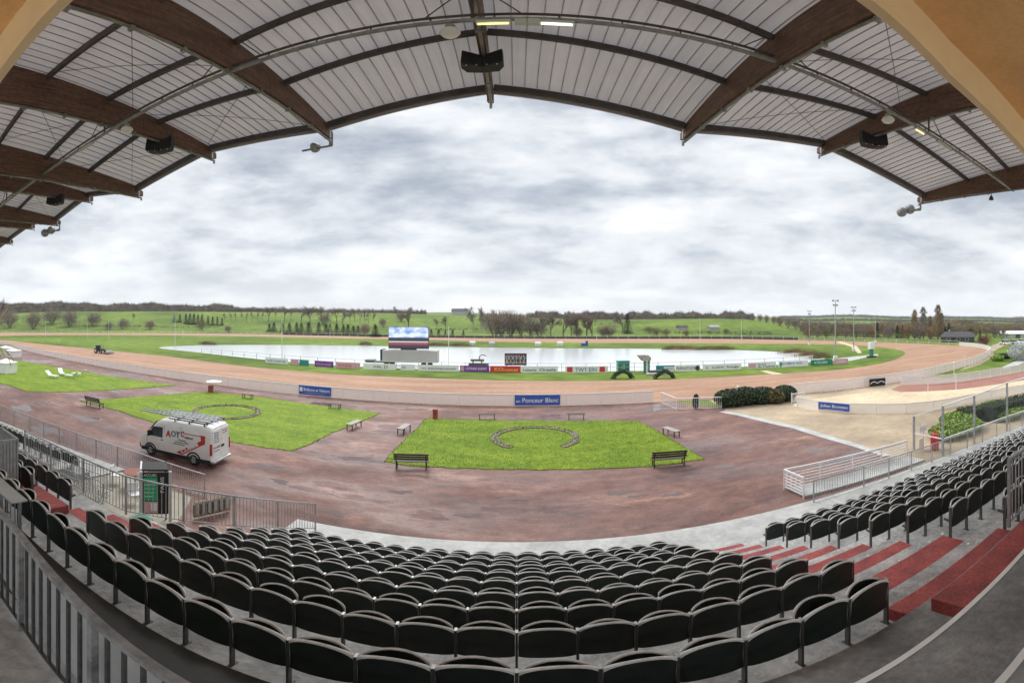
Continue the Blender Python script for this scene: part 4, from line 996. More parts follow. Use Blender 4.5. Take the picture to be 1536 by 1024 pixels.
for y in (-.78, .78): rk.bar((-2.1,y,2.30),(.3,y,2.30),.05,.05)
obj('roof_rack', rk, M['black'], VAN)
def ladder(y0, L_, x0, z, w_, label, tilt=0):
    t = thing('ladder', label, 'ladder', vc+Vector((0,0,z)), vh, 'ladders on the van roof')
    for k, y in enumerate((y0-w_/2, y0+w_/2)): b = MB(); b.bar((x0,y,0),(x0+L_,y,tilt*L_),.03,.075); obj('rail', b, M['alu'], t)
    r = MB(); n_ = int(L_/.28)
    for k in range(1, n_): r.tube((x0+k*L_/n_,y0-w_/2,tilt*k*L_/n_),(x0+k*L_/n_,y0+w_/2,tilt*k*L_/n_),.016,n=6)
    obj('rung', r, M['alu'], t)
ladder(.42, 4.6, -2.2, 2.37, .40, 'long aluminium ladder overhanging the front of the pale van, nearer side', .015); ladder(-.10, 4.2, -2.3, 2.38, .38, 'aluminium ladder lying along the middle of the van roof'); ladder(-.56, 3.4, -2.1, 2.37, .36, 'shorter aluminium ladder on the far side of the van roof')

# ------------------------------------------------------------------ benches, bins, posts
GB = 'benches around the lawns'
def bench(a, b, label, back=True, h=.45, top='wood_bench', flip=1):
    a, b = Vector((a[0],a[1],0)), Vector((b[0],b[1],0)); d = b-a; W_ = d.length
    t = thing('park_bench', label, 'bench', (a+b)/2, atan2(d.y, d.x), GB); s_ = MB(); z = h; f_ = flip
    for k in range(4): y = f_*(-.06+k*.115); s_.box(-W_/2, W_/2, y-.048, y+.048, z-.03, z)
    obj('seat', s_, M[top], t)
    if back:
        s_ = MB()
        for k in range(3): zz_ = z+.12+k*.125; yy = f_*(-.16-.03*k); s_.hexa([(-W_/2,yy-.015,zz_),(W_/2,yy-.015,zz_),(W_/2,yy+.015,zz_),(-W_/2,yy+.015,zz_),(-W_/2,yy-.015-.025*f_,zz_+.10),(W_/2,yy-.015-.025*f_,zz_+.10),(W_/2,yy+.015-.025*f_,zz_+.10),(-W_/2,yy+.015-.025*f_,zz_+.10)])
        obj('backrest', s_, M[top], t)
    for x in (-W_/2+.12, W_/2-.12):
        l = MB(); l.bar((x,f_*-.10,0),(x,f_*-.10,z-.03),.05,.06); l.bar((x,f_*.30,0),(x,f_*.30,z-.03),.05,.06); l.bar((x,f_*-.14,z-.06),(x,f_*.34,z-.06),.045,.05)
        if back: l.bar((x,f_*-.10,z-.03),(x,f_*-.30,z+.48),.045,.05)
        obj('leg', l, M['wood_bench'] if top == 'wood_bench' else M['leg'], t)
bench(G(591,703), G(643,704.5), 'dark slatted bench with backrest at near left corner of the central lawn')
bench(G(977,701.5), G(1029,697.5), 'dark slatted bench with backrest at near right corner of the central lawn')
bench(G(130,608), G(152,613.5), 'dark slatted bench with backrest at left corner of the lawn behind the van')
bench(G(525,646), G(541,639), 'pale topped low bench on the right edge of the lawn behind the van', False, top='bench_top')
bench(G(602,653), G(614,645), 'pale topped low bench left of the central lawn', False, top='bench_top')
bench(G(995,650), G(1015,657), 'pale topped low bench right of the central lawn', False, top='bench_top')
for a, b, l in ((717,744,'low dark bench at the far left edge of the central lawn'),(851,878,'low dark bench at the far right edge of the central lawn')):
    bench(G(a,629.5), G(b,629.5), l, False)
bench(G(492,612.5), G(511,614), 'low dark bench at the far edge of the lawn behind the van', False); bench(G(363,597.5), G(379,599), 'small dark bench on the far edge of the left lawn near the white canopy', False)
def bin_(p, label, w_=.34, h=.72):
    t = thing('litter_bin', label, 'bin', (p.x,p.y,.01)); b = MB(); b.box(-w_/2,w_/2,-w_/2,w_/2,.05,h); obj('body', b, M['red'], t, bevel=.02)
    b = MB(); b.box(-w_/2-.02,w_/2+.02,-w_/2-.02,w_/2+.02,h,h+.05); obj('lid', b, M['redpath'], t, bevel=.01); b = MB(); b.box(-w_/2+.03,w_/2-.03,-w_/2+.03,w_/2-.03,0,.05); obj('foot', b, M['black'], t)
bin_(G(653,628), 'square dark red bin at the far left corner of the central lawn'); bin_(G(316,588), 'square red bin under the flat white canopy near the track', .4, .62)
p = G(316,588.5); t = thing('parasol', 'flat pale canopy on thin legs over the red bin near the track fence', 'parasol', (p.x,p.y+.5,0))
b = MB(); b.lathe([(.0,1.22),(.4,1.2),(.85,1.12),(.83,1.09),(.0,1.15)], n=10); obj('canopy', b, M['white_paint'], t); b = MB(); b.tube((0,0,0),(0,0,1.2),.03); obj('pole', b, M['white_paint'], t)
# red cover, white signs, shrubs at right front
p = G(1402,674.5); t = thing('covered_stand', 'upright stand under a red fabric cover beside the windscreen', 'stand', (p.x,p.y,.0))
b = MB(); b.lathe([(.0,.0),(.22,.02),(.24,.3),(.25,.7),(.20,.95),(.12,1.02),(0,1.05)], n=14); b.v = [(x*(1+.12*sin(5*atan2(y,x)+z*3)), y*(1+.1*cos(4*atan2(y,x))), z) for x, y, z in b.v]; obj('cover', b, M['bred'], t, True)
b = MB(); b.tube((-.05,0,1.0),(.06,0,1.22),.05,n=8); obj('knot', b, M['bred'], t)
p = G(1385,675); t = thing('sign_post', 'white signs on a post beside the red covered stand', 'sign', (p.x,p.y,0))
b = MB(); b.tube((0,0,0),(0,0,1.55),.035); obj('post', b, M['white_paint'], t); b = MB(); b.box(-.42,.30,-.03,-.005,1.15,1.50); obj('sign_panel', b, M['white_paint'], t); b = MB(); b.box(-.5,-.06,-.06,-.035,.1,.8); obj('sign_panel', b, M['bwhite'], t)
# sun loungers and white tents at far left
def lounger(p, rz, label):
    t = thing('sun_lounger', label, 'sun lounger', (p.x,p.y,.03), rz, 'white loungers on the far left lawn'); b = MB(); b.box(-.3,.3,-1.1,.3,.33,.38); obj('bed', b, M['white_paint'], t)
    b = MB(); b.hexa([(-.3,.3,.33),(.3,.3,.33),(.3,1.0,.85),(-.3,1.0,.85),(-.3,.3,.38),(.3,.3,.38),(.3,.98,.90),(-.3,.98,.90)]); obj('backrest', b, M['white_paint'], t)
    for x in (-.27,.27):
        for y in (-1.0,.25): b = MB(); b.bar((x,y,0),(x,y+.08,.34),.05,.05); obj('leg', b, M['white_paint'], t)
lounger(G(78,567), 1.9, 'white plastic lounger, leftmost on the far left lawn'); lounger(G(92,563), 1.3, 'white plastic lounger behind the leftmost one on the far lawn'); lounger(G(108,567), -1.2, 'white plastic lounger, nearest of the right pair on the far lawn'); lounger(G(119,564), -1.0, 'white plastic lounger, rightmost on the far left lawn')
def tent(p, w_, h, label):
    t = thing('white_tent', label, 'tent', (p.x,p.y,0), .4, 'white tents at the far left'); b = MB(); b.box(-w_/2,w_/2,-w_/2,w_/2,.0,h*.72); obj('side_sheet', b, M['white_paint'], t); b = MB(); b.lathe([(w_*.78,h*.721),(w_*.3,h*.88),(.02,h)], n=4); b.xf(Matrix.Rotation(pi/4,4,'Z')); obj('roof_sheet', b, M['bwhite'], t)
tent(G(9,559), 2.2, 2.1, 'white tent at the left edge behind the far lawn'); tent(G(20,535), 2.4, 1.8, 'small white tent farther up by the track at left edge'); tent(G(8,530), 2.4, 1.8, 'farthest white tent beside the track fence at left edge')

# ------------------------------------------------------------------ pit: notice board, counter, barriers
c0 = Vector((-10.9, 8.95, 0)); rzb = atan2(8.95, -10.9)-pi/2   # faces the terrace
t = thing('notice_board', 'dark notice board with bright green poster and black banner below the left railing', 'notice board', (c0.x,c0.y,0), rzb)
b = MB(); b.box(-.30,.58,0,.05,.35,2.05); obj('board', b, M['black'], t)
b = MB(); b.box(-.27,.20,-.012,-.001,.92,1.86); gp_ = obj('green_poster', b, M['signgreen'], t)
for k, s in enumerate(['RESTAURANT','PANORAMIQUE','Menu du jour','Entrée plat','dessert']): text('lettering', s, .085, M['bwhite'], gp_, (-.23,-.016,1.70-k*.155), (1,0,0), (0,0,1), width=.38-.02*k)
text('lettering', 'ACCUEIL', .14, M['bwhite'], t, (-.27,-.005,1.90), (1,0,0), (0,0,1), width=.46); text('lettering', 'PARIS', .17, M['bwhite'], t, (.42,-.005,1.25), (0,0,1), (-1,0,0), width=.62)
b = MB(); b.box(-.27,.22,-.012,-.001,.40,.88); pp = obj('photo_poster', b, M['bpink'], t); b = MB(); b.box(-.02,.20,-.018,-.013,.5,.82); obj('white_patch', b, M['bwhite'], pp)
for x in (-.36,.64): b = MB(); b.box(x-.05,x+.05,-.03,.08,0,2.08); obj('side_post', b, M['rail_panel'], t)
t = thing('stall_counter', 'counter clad in pale upright boards beside the notice board', 'counter', (-9.75,10.9,0), rzb+.35)
for k in range(6): b = MB(); b.box(-.75+k*.24,-.64+k*.24,-.02,.03,.22,.72); obj('board', b, M['kerb'], t)
b = MB(); b.box(-.8,.65,.035,.14,.1,.62); obj('carcass', b, M['soil'], t); b = MB(); b.box(-.8,.65,-.03,.16,.725,.745); obj('top', b, M['soil'], t)
t = thing('stall_roof', 'dark flat kiosk roof with white edge beam above the green poster', 'kiosk', (c0.x,c0.y,0), rzb)
b = MB(); b.box(-.40,-.34,.12,1.0,2.06,2.14); obj('edge_beam', b, M['white_paint'], t); b = MB(); b.box(-.338,.56,.12,1.0,2.06,2.12); obj('roof_sheet', b, M['black'], t)
for x in (-.3, .5):
    for y in (.2, .9): b = MB(); b.box(x-.03,x+.03,y-.03,y+.03,0,2.06); obj('post', b, M['leg'], t)
t = thing('round_table', 'reddish round table between the railings behind the green poster', 'table', (-14.0,10.6,0)); b = MB(); b.lathe([(0,.72),(.5,.72),(.5,.76),(0,.76)], n=20); obj('top', b, M['redpath'], t); b = MB(); b.lathe([(.25,0),(.05,.05),(.04,.72)], n=10); obj('pedestal', b, M['galv'], t)
def chair(x, y, rz, label):
    t = thing('stacking_chair', label, 'chair', (x,y,.012), rz, 'white chairs in the pit'); b = MB(); b.box(-.22,.22,-.22,.22,.42,.46); obj('seat', b, M['white_paint'], t, bevel=.01); b = MB(); b.box(-.22,.22,.19,.23,.50,.88); obj('backrest', b, M['white_paint'], t, bevel=.01)
    for sx in (-.19,.19):
        for sy in (-.19,.2): b = MB(); b.bar((sx,sy,0),(sx,sy,.42 if sy < 0 else .55),.03); obj('leg', b, M['white_paint'], t)
chair(-13.3,10.3,.5,'white chair right of the reddish round table'); chair(-14.8,10.2,2.2,'white chair left of the reddish round table'); chair(-12.6,9.5,1.2,'white chair nearest the notice board')
t = thing('wheeled_bin', 'pale green bin with dark green lid below the left railing', 'bin', (-9.95,7.7,.012)); b = MB(); b.lathe([(.22,0),(.28,.1),(.33,.8),(.33,.85)], n=16); obj('body', b, mat('pale_green_plastic_bin', (.30,.45,.30), .5), t, True); b = MB(); b.box(-.22,.36,-.25,.25,.87,1.0); obj('lid', b, M['bgreen'], t, bevel=.04)
GBR = 'crowd barriers stacked at left'
br = thing('crowd_barrier', 'galvanised crowd barrier leaning at front of the stack in the pit', 'barrier', (0,0,0), 0, GBR)
b = MB(); b.path([(-1.1,0,.15),(-1.1,0,1.08),(-1.02,0,1.14),(1.02,0,1.14),(1.1,0,1.08),(1.1,0,.15)], .021, 6); b.tube((-1.1,0,.2),(1.1,0,.2),.018); obj('frame', b, M['galv'], br)
b = MB()
for k in range(16): b.tube((-.97+k*.13,0,.2),(-.97+k*.13,0,1.12),.009,n=5,cap=False)
obj('bars', b, M['galv'], br)
for x in (-.8,.8): b = MB(); b.bar((x,-.28,.02),(x,.28,.02),.05,.025); b.bar((x,0,.02),(x,0,.2),.03); obj('foot', b, M['galv'], br)
bl = ['nearest the short left seat rows','second from the short left rows','third from the short left rows','standing in the middle of the pit','beside the pale pit wall','near the distant seats, right one','near the distant seats, middle one','near the distant seats, left one','against the distant seats, far left']
for k, (x, y, rz, l) in enumerate([(-13.2,7.2,.25),(-13.6,7.6,.22),(-14.0,8.0,.27),(-14.4,8.5,.2),(-14.9,9.0,.3),(-16.6,8.3,.15),(-18.6,8.2,.12),(-20.8,7.9,.2),(-23,7.3,.25)] and [(*q_, l_) for q_, l_ in zip([(-13.2,7.2,.25),(-13.6,7.6,.22),(-14.0,8.0,.27),(-14.4,8.5,.2),(-14.9,9.0,.3),(-16.6,8.0,.15),(-18.8,7.8,.12),(-21,7.4,.2),(-23.2,6.9,.25)], bl)]):
    z = .012
    if k == 0: br.location = (x,y,z); br.rotation_euler = (0,0,rz); br['label'] = 'galvanised crowd barrier '+l
    else: dup(br, (x,y,z), rz, 'galvanised crowd barrier '+l)

# ------------------------------------------------------------------ infield objects
a, c = G(570,549.5), G(656,551.5); d_ = c-a
t = thing('screen_trailer', 'long pale grey trailer with a dark front end by the pond, carrying the video screen', 'trailer', a, atan2(d_.y, d_.x)); Wt = d_.length
b = MB(); b.box(.35,Wt,0,2.4,.75,2.65); obj('container', b, M['container'], t, bevel=.04); b = MB(); b.box(0,.36,.1,2.3,.9,2.75); obj('front_end', b, M['black'], t, bevel=.03)
b = MB(); b.box(-2.6,Wt*.2,.4,1.9,.55,.74); b.box(-2.7,-1.2,.3,2.0,.74,1.0); obj('drawbar', b, M['leg'], t)
for x in (1.0,2.0,Wt-1.2,Wt-2.2): b = MB(); b.lathe([(0,-.1),(.4,-.1),(.45,0),(.4,.1),(0,.1)], (x,.3,.45), 14, 'y'); obj('wheel', b, M['tyre'], t)
a2, c2 = G(580,549.5), G(640,551)
z0, z1 = H(523,66), H(490.5,66)
t = thing('video_screen', 'large video screen showing blue sky and a racetrack above the grey trailer', 'screen', (a2.x,a2.y+1.1,z0), atan2(d_.y, d_.x)); ws_ = (c2-a2).length
b = MB(); b.box(0,ws_,0,.08,0,z1-z0); o_ = obj('display', b, M['screen'], t); b = MB(); b.box(-.06,ws_+.06,.085,.5,-.06,z1-z0+.06); obj('cabinet', b, M['black'], t); b = MB(); b.box(ws_*.3,ws_*.7,.15,.45,2.65-z0,-.061); obj('mast', b, M['leg'], t)
a, c = G(757,550), G(790,550); t = thing('results_board', 'dark results board with orange lines of figures by the pond', 'board', a); w_ = (c-a).length
z1 = H(530,66); b = MB(); b.box(0,w_,0,.2,.25,z1); obj('panel', b, M['black'], t)
for k, (zz_, mm, s) in enumerate([(.80,'bpink','DEAUVILLE'),(.60,'bwhite','12 4 7 9 1'),(.38,'yellow','8 3 11 2 5'),(.22,'bpink','6 10 13')]): text('lettering', s, .34, M[mm], t, (.2,-.006,.25+zz_*(z1-.25)-.12), (1,0,0), (0,0,1), width=w_*.85)
b = MB()
for zz_ in (.36,.58,.78): b.box(0,w_,-.012,-.002,.25+zz_*(z1-.25)-.16,.25+zz_*(z1-.25)-.13)
obj('divider', b, M['rail_panel'], t)
for x in (.3,w_-.3): b = MB(); b.box(x-.06,x+.06,.05,.15,0,.25); obj('leg', b, M['leg'], t)
p = G(717,549); t = thing('work_barge', 'dark green work barge with a curved arm at the pond edge', 'barge', (p.x,p.y,.05)); b = MB(); b.prism([(-1.5,-.5),(1.3,-.5),(1.7,0),(1.3,.5),(-1.5,.5)], .0, .4); obj('hull', b, M['leaf'], t); b = MB(); b.box(-1.2,1.0,-.35,.35,.75,1.1); b.box(-.9,-.7,-.1,.1,.4,.75); b.box(.5,.7,-.1,.1,.4,.75); obj('engine_cover', b, M['leg'], t, bevel=.06); b = MB(); b.path([(.2,0,1.1),(.3,0,1.7),(.8,0,1.85),(1.3,0,1.6)], .10, 8); obj('arm', b, M['rail_dark'], t)
p = G(936,557); t = thing('green_hut', 'dark green square booth with pale lettering by the pond', 'booth', (p.x,p.y,0)); h_ = H(541,60.5); b = MB(); b.box(-.85,.85,0,1.2,0,h_-.08); bb = obj('walls', b, M['bgreen'], t); b = MB(); b.box(-.92,.92,-.08,1.3,h_-.078,h_); obj('roof', b, M['bteal'], t); text('lettering', '15', .45, M['bwhite'], bb, (-.22,-.006,.75), (1,0,0), (0,0,1)); text('lettering', 'PARI', .3, M['bwhite'], bb, (-.4,-.006,.35), (1,0,0), (0,0,1))
p = G(967,560); t = thing('judge_tower', 'small stand with pale slanted concrete head on two dark green posts', 'tower', (p.x,p.y,0)); z0, z1 = H(541,p.xy.length), H(532,p.xy.length)
for x in (-.05,.55): b = MB(); b.box(x,x+.22,0,.4,0,z0); obj('post', b, M['bgreen'], t)
b = MB(); b.box(.18,.54,.05,.3,.2,z0-.1); obj('pale_infill', b, M['bwhite'], t)
b = MB(); b.v = []; b.prism([(-1.0,z1-.05),(-.6,z1),(.45,z1-.05),(.85,z0+.45),(.85,z0),(-.3,z0)], -.3, .7); b.v = [(x, z, y) for x, y, z in b.v]; obj('concrete_head', b, M['stone'], t)
t = thing('stone_plinth', 'pale stone plinth at the foot of the slanted tower', 'plinth', (p.x+.9,p.y-2.4,0)); b = MB(); b.prism([(-1.7,-.6),(1.6,-.6),(1.3,1.0),(-1.0,1.0)], 0, .35); obj('block', b, M['stone'], t, bevel=.03); b = MB(); b.box(-.9,1.2,.3,.98,.352,.62); obj('dark_step', b, M['leg'], t)

def pole(px, y0, y1, label, r=.05, head=0, name='lamp_post', m='white_paint', grp='slender poles in the infield'):
    p = G(px, y0); h = H(y1, p.xy.length); t = thing(name, label, 'pole', (p.x,p.y,0), atan2(-p.x,p.y)*.7, grp)
    b = MB(); b.tube((0,0,0),(0,0,h),r*1.4,r*.7,n=8); obj('post', b, M[m], t)
    if head == 1:
        b = MB(); b.lathe([(.0,h),(.14,h+.02),(.16,h+.14),(.0,h+.2)], n=10); obj('lamp_head', b, M['dome'], t)
    if head == 2:
        b = MB(); b.box(-.6,.6,-.05,.05,h-.08,h); b.box(-.45,.45,-.05,.05,h-.9,h-.82); obj('cross_arm', b, M['galv'], t)
        for x, z in ((-.45,h-.1),(.45,h-.1),(-.3,h-.9),(.3,h-.9)): b = MB(); b.box(x-.16,x+.16,-.18,.16,z-.18,z+.16); obj('floodlight', b, M['rail_dark'], t, bevel=.05)
        b = MB(); b.box(-.35,.35,-.35,.35,0,.9); obj('base_box', b, M['white_paint'], t, bevel=.1)
pole(1253,541,450,'tallest floodlight mast, beside the right end of the pond',.10,2,'floodlight_mast','galv','floodlight masts'); pole(1280.5,527,460,'second floodlight mast, on the grass inside the right bend',.10,2,'floodlight_mast','galv','floodlight masts')
pole(1214,518,466,'thin distant floodlight mast left of the tallest one',.09,2,'floodlight_mast','galv','floodlight masts'); pole(1313,515,473,'thin distant floodlight mast above the right bend',.09,2,'floodlight_mast','galv','floodlight masts')
pole(423,547,478,'thin white pole by the near bank left of the screen'); pole(673,552,489,'thin white pole right of the screen trailer'); pole(262.5,526,470,'slender pale pole at the left end of the pond'); pole(274,508,482,'thin pale pole behind the left end of the pond'); pole(163,510,480,'thin pale pole beside the tractor',.05,1); pole(68,506,478,'thin white pole near the far left bend',.05,1); pole(131,507,482,'thin white pole on the left infield, behind the tractor'); pole(88,514,509,'short white marker post on the left infield')
pole(1050,509,477,'slender pale pole by the far rail below the green hill',.06); pole(1112,514,481,'slender pale pole left of the right end of the pond',.06); pole(495,506,489,'pale post before the conifers left of the screen'); pole(1431,573,545,'short white lamp post on the grass beyond the red path',.035,1,'lamp_post'); pole(1447,553,536,'white lamp post farther up the grass by the bend',.04,1,'lamp_post'); pole(895,517,499,'thin white post on the far bank of the pond')
pole(1434,590,560,'white marker post in front of the railed fence by red path',.03); pole(1392,600,575,'white marker post at the far edge of the sand area',.03); pole(1307.5,592,583,'small white post in the sand area',.03); pole(1107,597,581,'dark small post with round top behind the shrubs',.03,1,'marker_post','black')
p = G(1307,536); t = thing('finish_post', 'white topped dark tower at the end of the infield path', 'tower', (p.x,p.y,0)); h_ = H(513,p.xy.length); b = MB(); b.box(-.3,.3,-.3,.3,.3,h_*.55); obj('shaft', b, M['bgreen'], t); b = MB(); b.box(-.6,.6,-.4,.4,h_*.55,h_); obj('white_box', b, M['white_paint'], t, bevel=.03); b = MB(); b.box(-.9,1.0,-.5,.5,0,.3); obj('base', b, M['black'], t)
for px, y, col, lab in ((709,518,'white_paint','white duck house, leftmost on the far bank of the pond'),(807,519,'white_paint','white duck house with a step on the far bank'),(840,518.5,'white_paint','tiny white duck house right of the stepped one'),(738,518.8,'rail_panel','grey upturned boat on the far bank')):
    p = G(px, y); t = thing('duck_house', lab, 'hut', (p.x,p.y,.03), .2, 'small huts on the far bank'); b = MB(); b.box(-.8,.8,-.5,.5,0,.8); obj('walls', b, M[col], t, bevel=.05); b = MB(); b.hexa([(-.9,-.6,.8),(.9,-.6,.8),(.9,.6,.8),(-.9,.6,.8),(-.9,-.1,1.3),(.6,-.1,1.3),(.6,.1,1.3),(-.9,.1,1.3)]); obj('roof', b, M[col], t)
p = G(877,519); t = thing('blue_crate', 'blue box on the far bank of the pond', 'box', (p.x,p.y,.03)); b = MB(); b.box(-1,.9,-.5,.5,0,.8); obj('body', b, M['bblue'], t); b = MB(); b.box(.3,.9,-.5,.5,.801,1.5); obj('raised_end', b, M['bblue'], t)
p = G(150,530); t = thing('tractor', 'dark tractor pulling a harrow along the pink track', 'tractor', (p.x,p.y,.03), .15)
b = MB(); b.box(-.4,1.3,-.35,.35,.6,1.1); obj('bonnet', b, M['tractor'], t, bevel=.08); b = MB(); b.box(-.95,-.3,-.5,.5,.7,1.75); obj('cab', b, M['glass'], t, bevel=.05); b = MB(); b.box(-1.05,-.2,-.58,.58,1.752,1.84); obj('cab_roof', b, M['tractor'], t, bevel=.03)
for x, r in ((-.7,.62),(1.0,.38)):
    for y in (-.62,.62): b = MB(); b.lathe([(0,-.16),(r*.8,-.16),(r,-.08),(r,.08),(r*.8,.16),(0,.16)], (x,y,r), 16, 'y'); wo = obj('wheel', b, M['tyre'], t); b = MB(); b.lathe([(0,.165),(r*.5,.165)] if y > 0 else [(r*.5,-.165),(0,-.165)], (x,y,r), 12, 'y'); obj('hub', b, M['alu'], wo)
b = MB(); b.tube((.9,.2,1.1),(.9,.2,1.7),.04); obj('exhaust', b, M['black'], t)
t = thing('harrow', 'dark wide harrow behind the tractor on the track', 'harrow', (p.x+2.1,p.y+.3,.03), .15); b = MB(); b.box(-.5,1.6,-1.0,1.0,.25,.35); b.box(-1.0,-.5,-.05,.05,.3,.36); obj('frame', b, M['leg'], t); b = MB()
for k in range(14):
    for j in range(3): b.tube((-.3+j*.8,-.95+k*.146,.25),(-.35+j*.8,-.95+k*.146,.0),.02,n=4)
obj('tines', b, M['leg'], t); b = MB(); b.box(.6,1.4,-.7,.7,.352,.8); obj('weight_box', b, M['rail_panel'], t)

# ------------------------------------------------------------------ trees and shrubs
def on_ground(px, py):
    th = (px-CX)/F; s = tan((CY-py)/F); r = 120.
    while r < 700:
        x, y = r*sin(th), r*cos(th)
        if EYE+s*r <= terrain(x, y): return Vector((x, y, terrain(x, y)-.05))
        r += 1.
    return None
def twigs(mb, c, rx, ry, rz, n, L_, w_, rs, up=.6, shell=.35, flat=False):
    """a cloud of thin twig blades in an ellipsoid"""
    for _ in range(n):
        v = Vector((rs.gauss(0,1), rs.gauss(0,1), rs.gauss(0,1))).normalized()*(shell+(1-shell)*rs.random()**.6)
        p = Vector((c[0]+v.x*rx, c[1]+v.y*ry, c[2]+v.z*rz))
        d = (Vector((v.x, v.y, v.z*.6+up))+Vector((rs.uniform(-.6,.6), rs.uniform(-.6,.6), rs.uniform(-.4,.4)))).normalized()*L_*rs.uniform(.5,1.3)
        s = d.cross(Vector((rs.uniform(-1,1), rs.uniform(-1,1), rs.uniform(-1,1)))).normalized()*w_*rs.uniform(.6,1.3)
        mb.tri(p-s, p+s, p+d)
def leaves(mb, c, rx, ry, rz, n, sz, rs, shell=.55, lump=.25):
    bl = [(Vector((rs.gauss(0,1), rs.gauss(0,1), rs.gauss(0,1))).normalized(), rs.uniform(.2,.6)) for _ in range(9)]
    for _ in range(n):
        v = Vector((rs.gauss(0,1), rs.gauss(0,1), rs.gauss(0,1))).normalized()
        k = 1+lump*max(-.5, sum(max(0, v.dot(b)-.55)*w for b, w in bl)*1.6-.25)
        v *= (shell+(1-shell)*rs.random()**.5)*k
        p = Vector((c[0]+v.x*rx, c[1]+v.y*ry, c[2]+v.z*rz))
        a = Vector((rs.uniform(-1,1), rs.uniform(-1,1), rs.uniform(-.5,1))).normalized()*sz*rs.uniform(.5,1.2); s = a.cross(Vector((rs.uniform(-1,1), rs.uniform(-1,1), rs.uniform(-1,1)))).normalized()*sz*.45
        mb.quad(p-a*.5, p+s, p+a*.7, p-s)
def branch(tr, tw, p, d, L_, r, depth, rs, tl, tw_w):
    q = p+d*L_; tr.tube(p, q, r, r*.6, n=5 if depth > 1 else 4, cap=False)
    if depth == 0:
        for _ in range(9):
            e = (d+Vector((rs.uniform(-.8,.8), rs.uniform(-.8,.8), rs.uniform(-.3,.8)))).normalized()*tl*rs.uniform(.5,1.2); o = p.lerp(q, rs.uniform(.2,1)); s = e.cross(Vector((rs.uniform(-1,1), rs.uniform(-1,1), rs.uniform(-1,1)))).normalized()*tw_w
            tw.tri(o-s, o+s, o+e)
        return
    n = rs.choice((3,3,4))
    for k in range(n):
        a = rs.uniform(0, 2*pi); sp_ = rs.uniform(.35,.85)
        s = d.cross(Vector((cos(a), sin(a), .3))).normalized()
        e = (d+s*sp_+Vector((0,0,.12))).normalized()
        branch(tr, tw, p.lerp(q, rs.uniform(.35,1)), e, L_*rs.uniform(.6,.82), r*.55, depth-1, rs, tl, tw_w)
def bare_tree(seed, h=10, spread=1., m='twig', bark='bark', tw=.035, trunk=.30):
    rs = random.Random(seed); tr = MB(); t2 = MB()
    branch(tr, t2, Vector((0,0,0)), Vector((rs.uniform(-.06,.06), rs.uniform(-.06,.06), 1)).normalized(), h*trunk, h*.022, 4, rs, h*.10, tw)
    k = h/max(v[2] for v in t2.v); 
    for b in (tr, t2): b.v = [(x*k*spread, y*k*spread, z*k) for x, y, z in b.v]
    return mesh('trunk', tr, M[bark]), mesh('crown', t2, M[m])
def bare_bush(seed, m='twig', h=6., w=3.2, n=1300):
    rs = random.Random(seed); tr = MB(); t2 = MB()
    for k in range(7):
        a = rs.uniform(0, 6.28); tr.tube((.2*cos(a),.2*sin(a),0),(w*.5*cos(a),w*.5*sin(a),h*.6),.09,.03,n=5)
    for k in range(6):
        a = rs.uniform(0, 6.28); q = rs.uniform(0,.5)*w; s = rs.uniform(.5,.8)
        twigs(t2, (q*cos(a), q*sin(a), h*rs.uniform(.36,.56)), w*s, w*s, h*.42*rs.uniform(.8,1.1), n//6, 1.1, .045, rs, .6, .15)
    t2.v = [(x, y, max(.05, z)) for x, y, z in t2.v]
    return mesh('trunk', tr, M['bark']), mesh('crown', t2, M[m])
def conifer(seed, h=7., w=1.7, n=1500, sz=.5):
    rs = random.Random(seed); tr = MB(); t2 = MB(); tr.tube((0,0,0),(0,0,h*.9),.16,.03,n=6)
    for _ in range(n):
        u = rs.random()**1.35; z = .25+u*(h-.25); a = rs.uniform(0, 6.28); lay = .80+.2*sin(z*5+seed)+.18*sin(a*3+seed+z)
        r = w*(1-u)**.8*lay*(.55+.45*rs.random()**.5)+.05
        p = Vector((r*cos(a), r*sin(a), z)); d = Vector((cos(a), sin(a), rs.uniform(-.5,.25)))*sz*rs.uniform(.5,1.1); s = d.cross(Vector((0,0,1))).normalized()*sz*.3
        t2.quad(p-d*.4, p+s, p+d*.7, p-s)
    return mesh('trunk', tr, M['bark']), mesh('crown', t2, M['conifer'])
def poplar(seed, m, h=13., w=1.6, n=1900):
    rs = random.Random(seed); tr = MB(); t2 = MB(); tr.tube((0,0,0),(rs.uniform(-.2,.2),0,h*.96),.22,.03,n=6)
    for k in range(26):
        z = h*rs.uniform(.15,.85); a = rs.uniform(0, 6.28); tr.tube((0,0,z),(w*.7*cos(a),w*.7*sin(a),z+rs.uniform(1,2)),.05,.015,n=4,cap=False)
    for _ in range(n):
        u = rs.random(); z = h*(.06+.94*u); r = w*(sin(pi*min(1,u*1.1+.12))**.6 if u < .8 else .75*(1-u)/.2+.12)*rs.random()**.5; a = rs.uniform(0, 6.28)
        p = Vector((r*cos(a), r*sin(a), z)); d = Vector((cos(a)*.35, sin(a)*.35, 1)).normalized()*rs.uniform(.5,1.2); s = d.cross(Vector((rs.uniform(-1,1), rs.uniform(-1,1), .1))).normalized()*.05
        t2.tri(p-s, p+s, p+d)
    return mesh('trunk', tr, M['bark']), mesh('crown', t2, M[m])
PROTO = {}
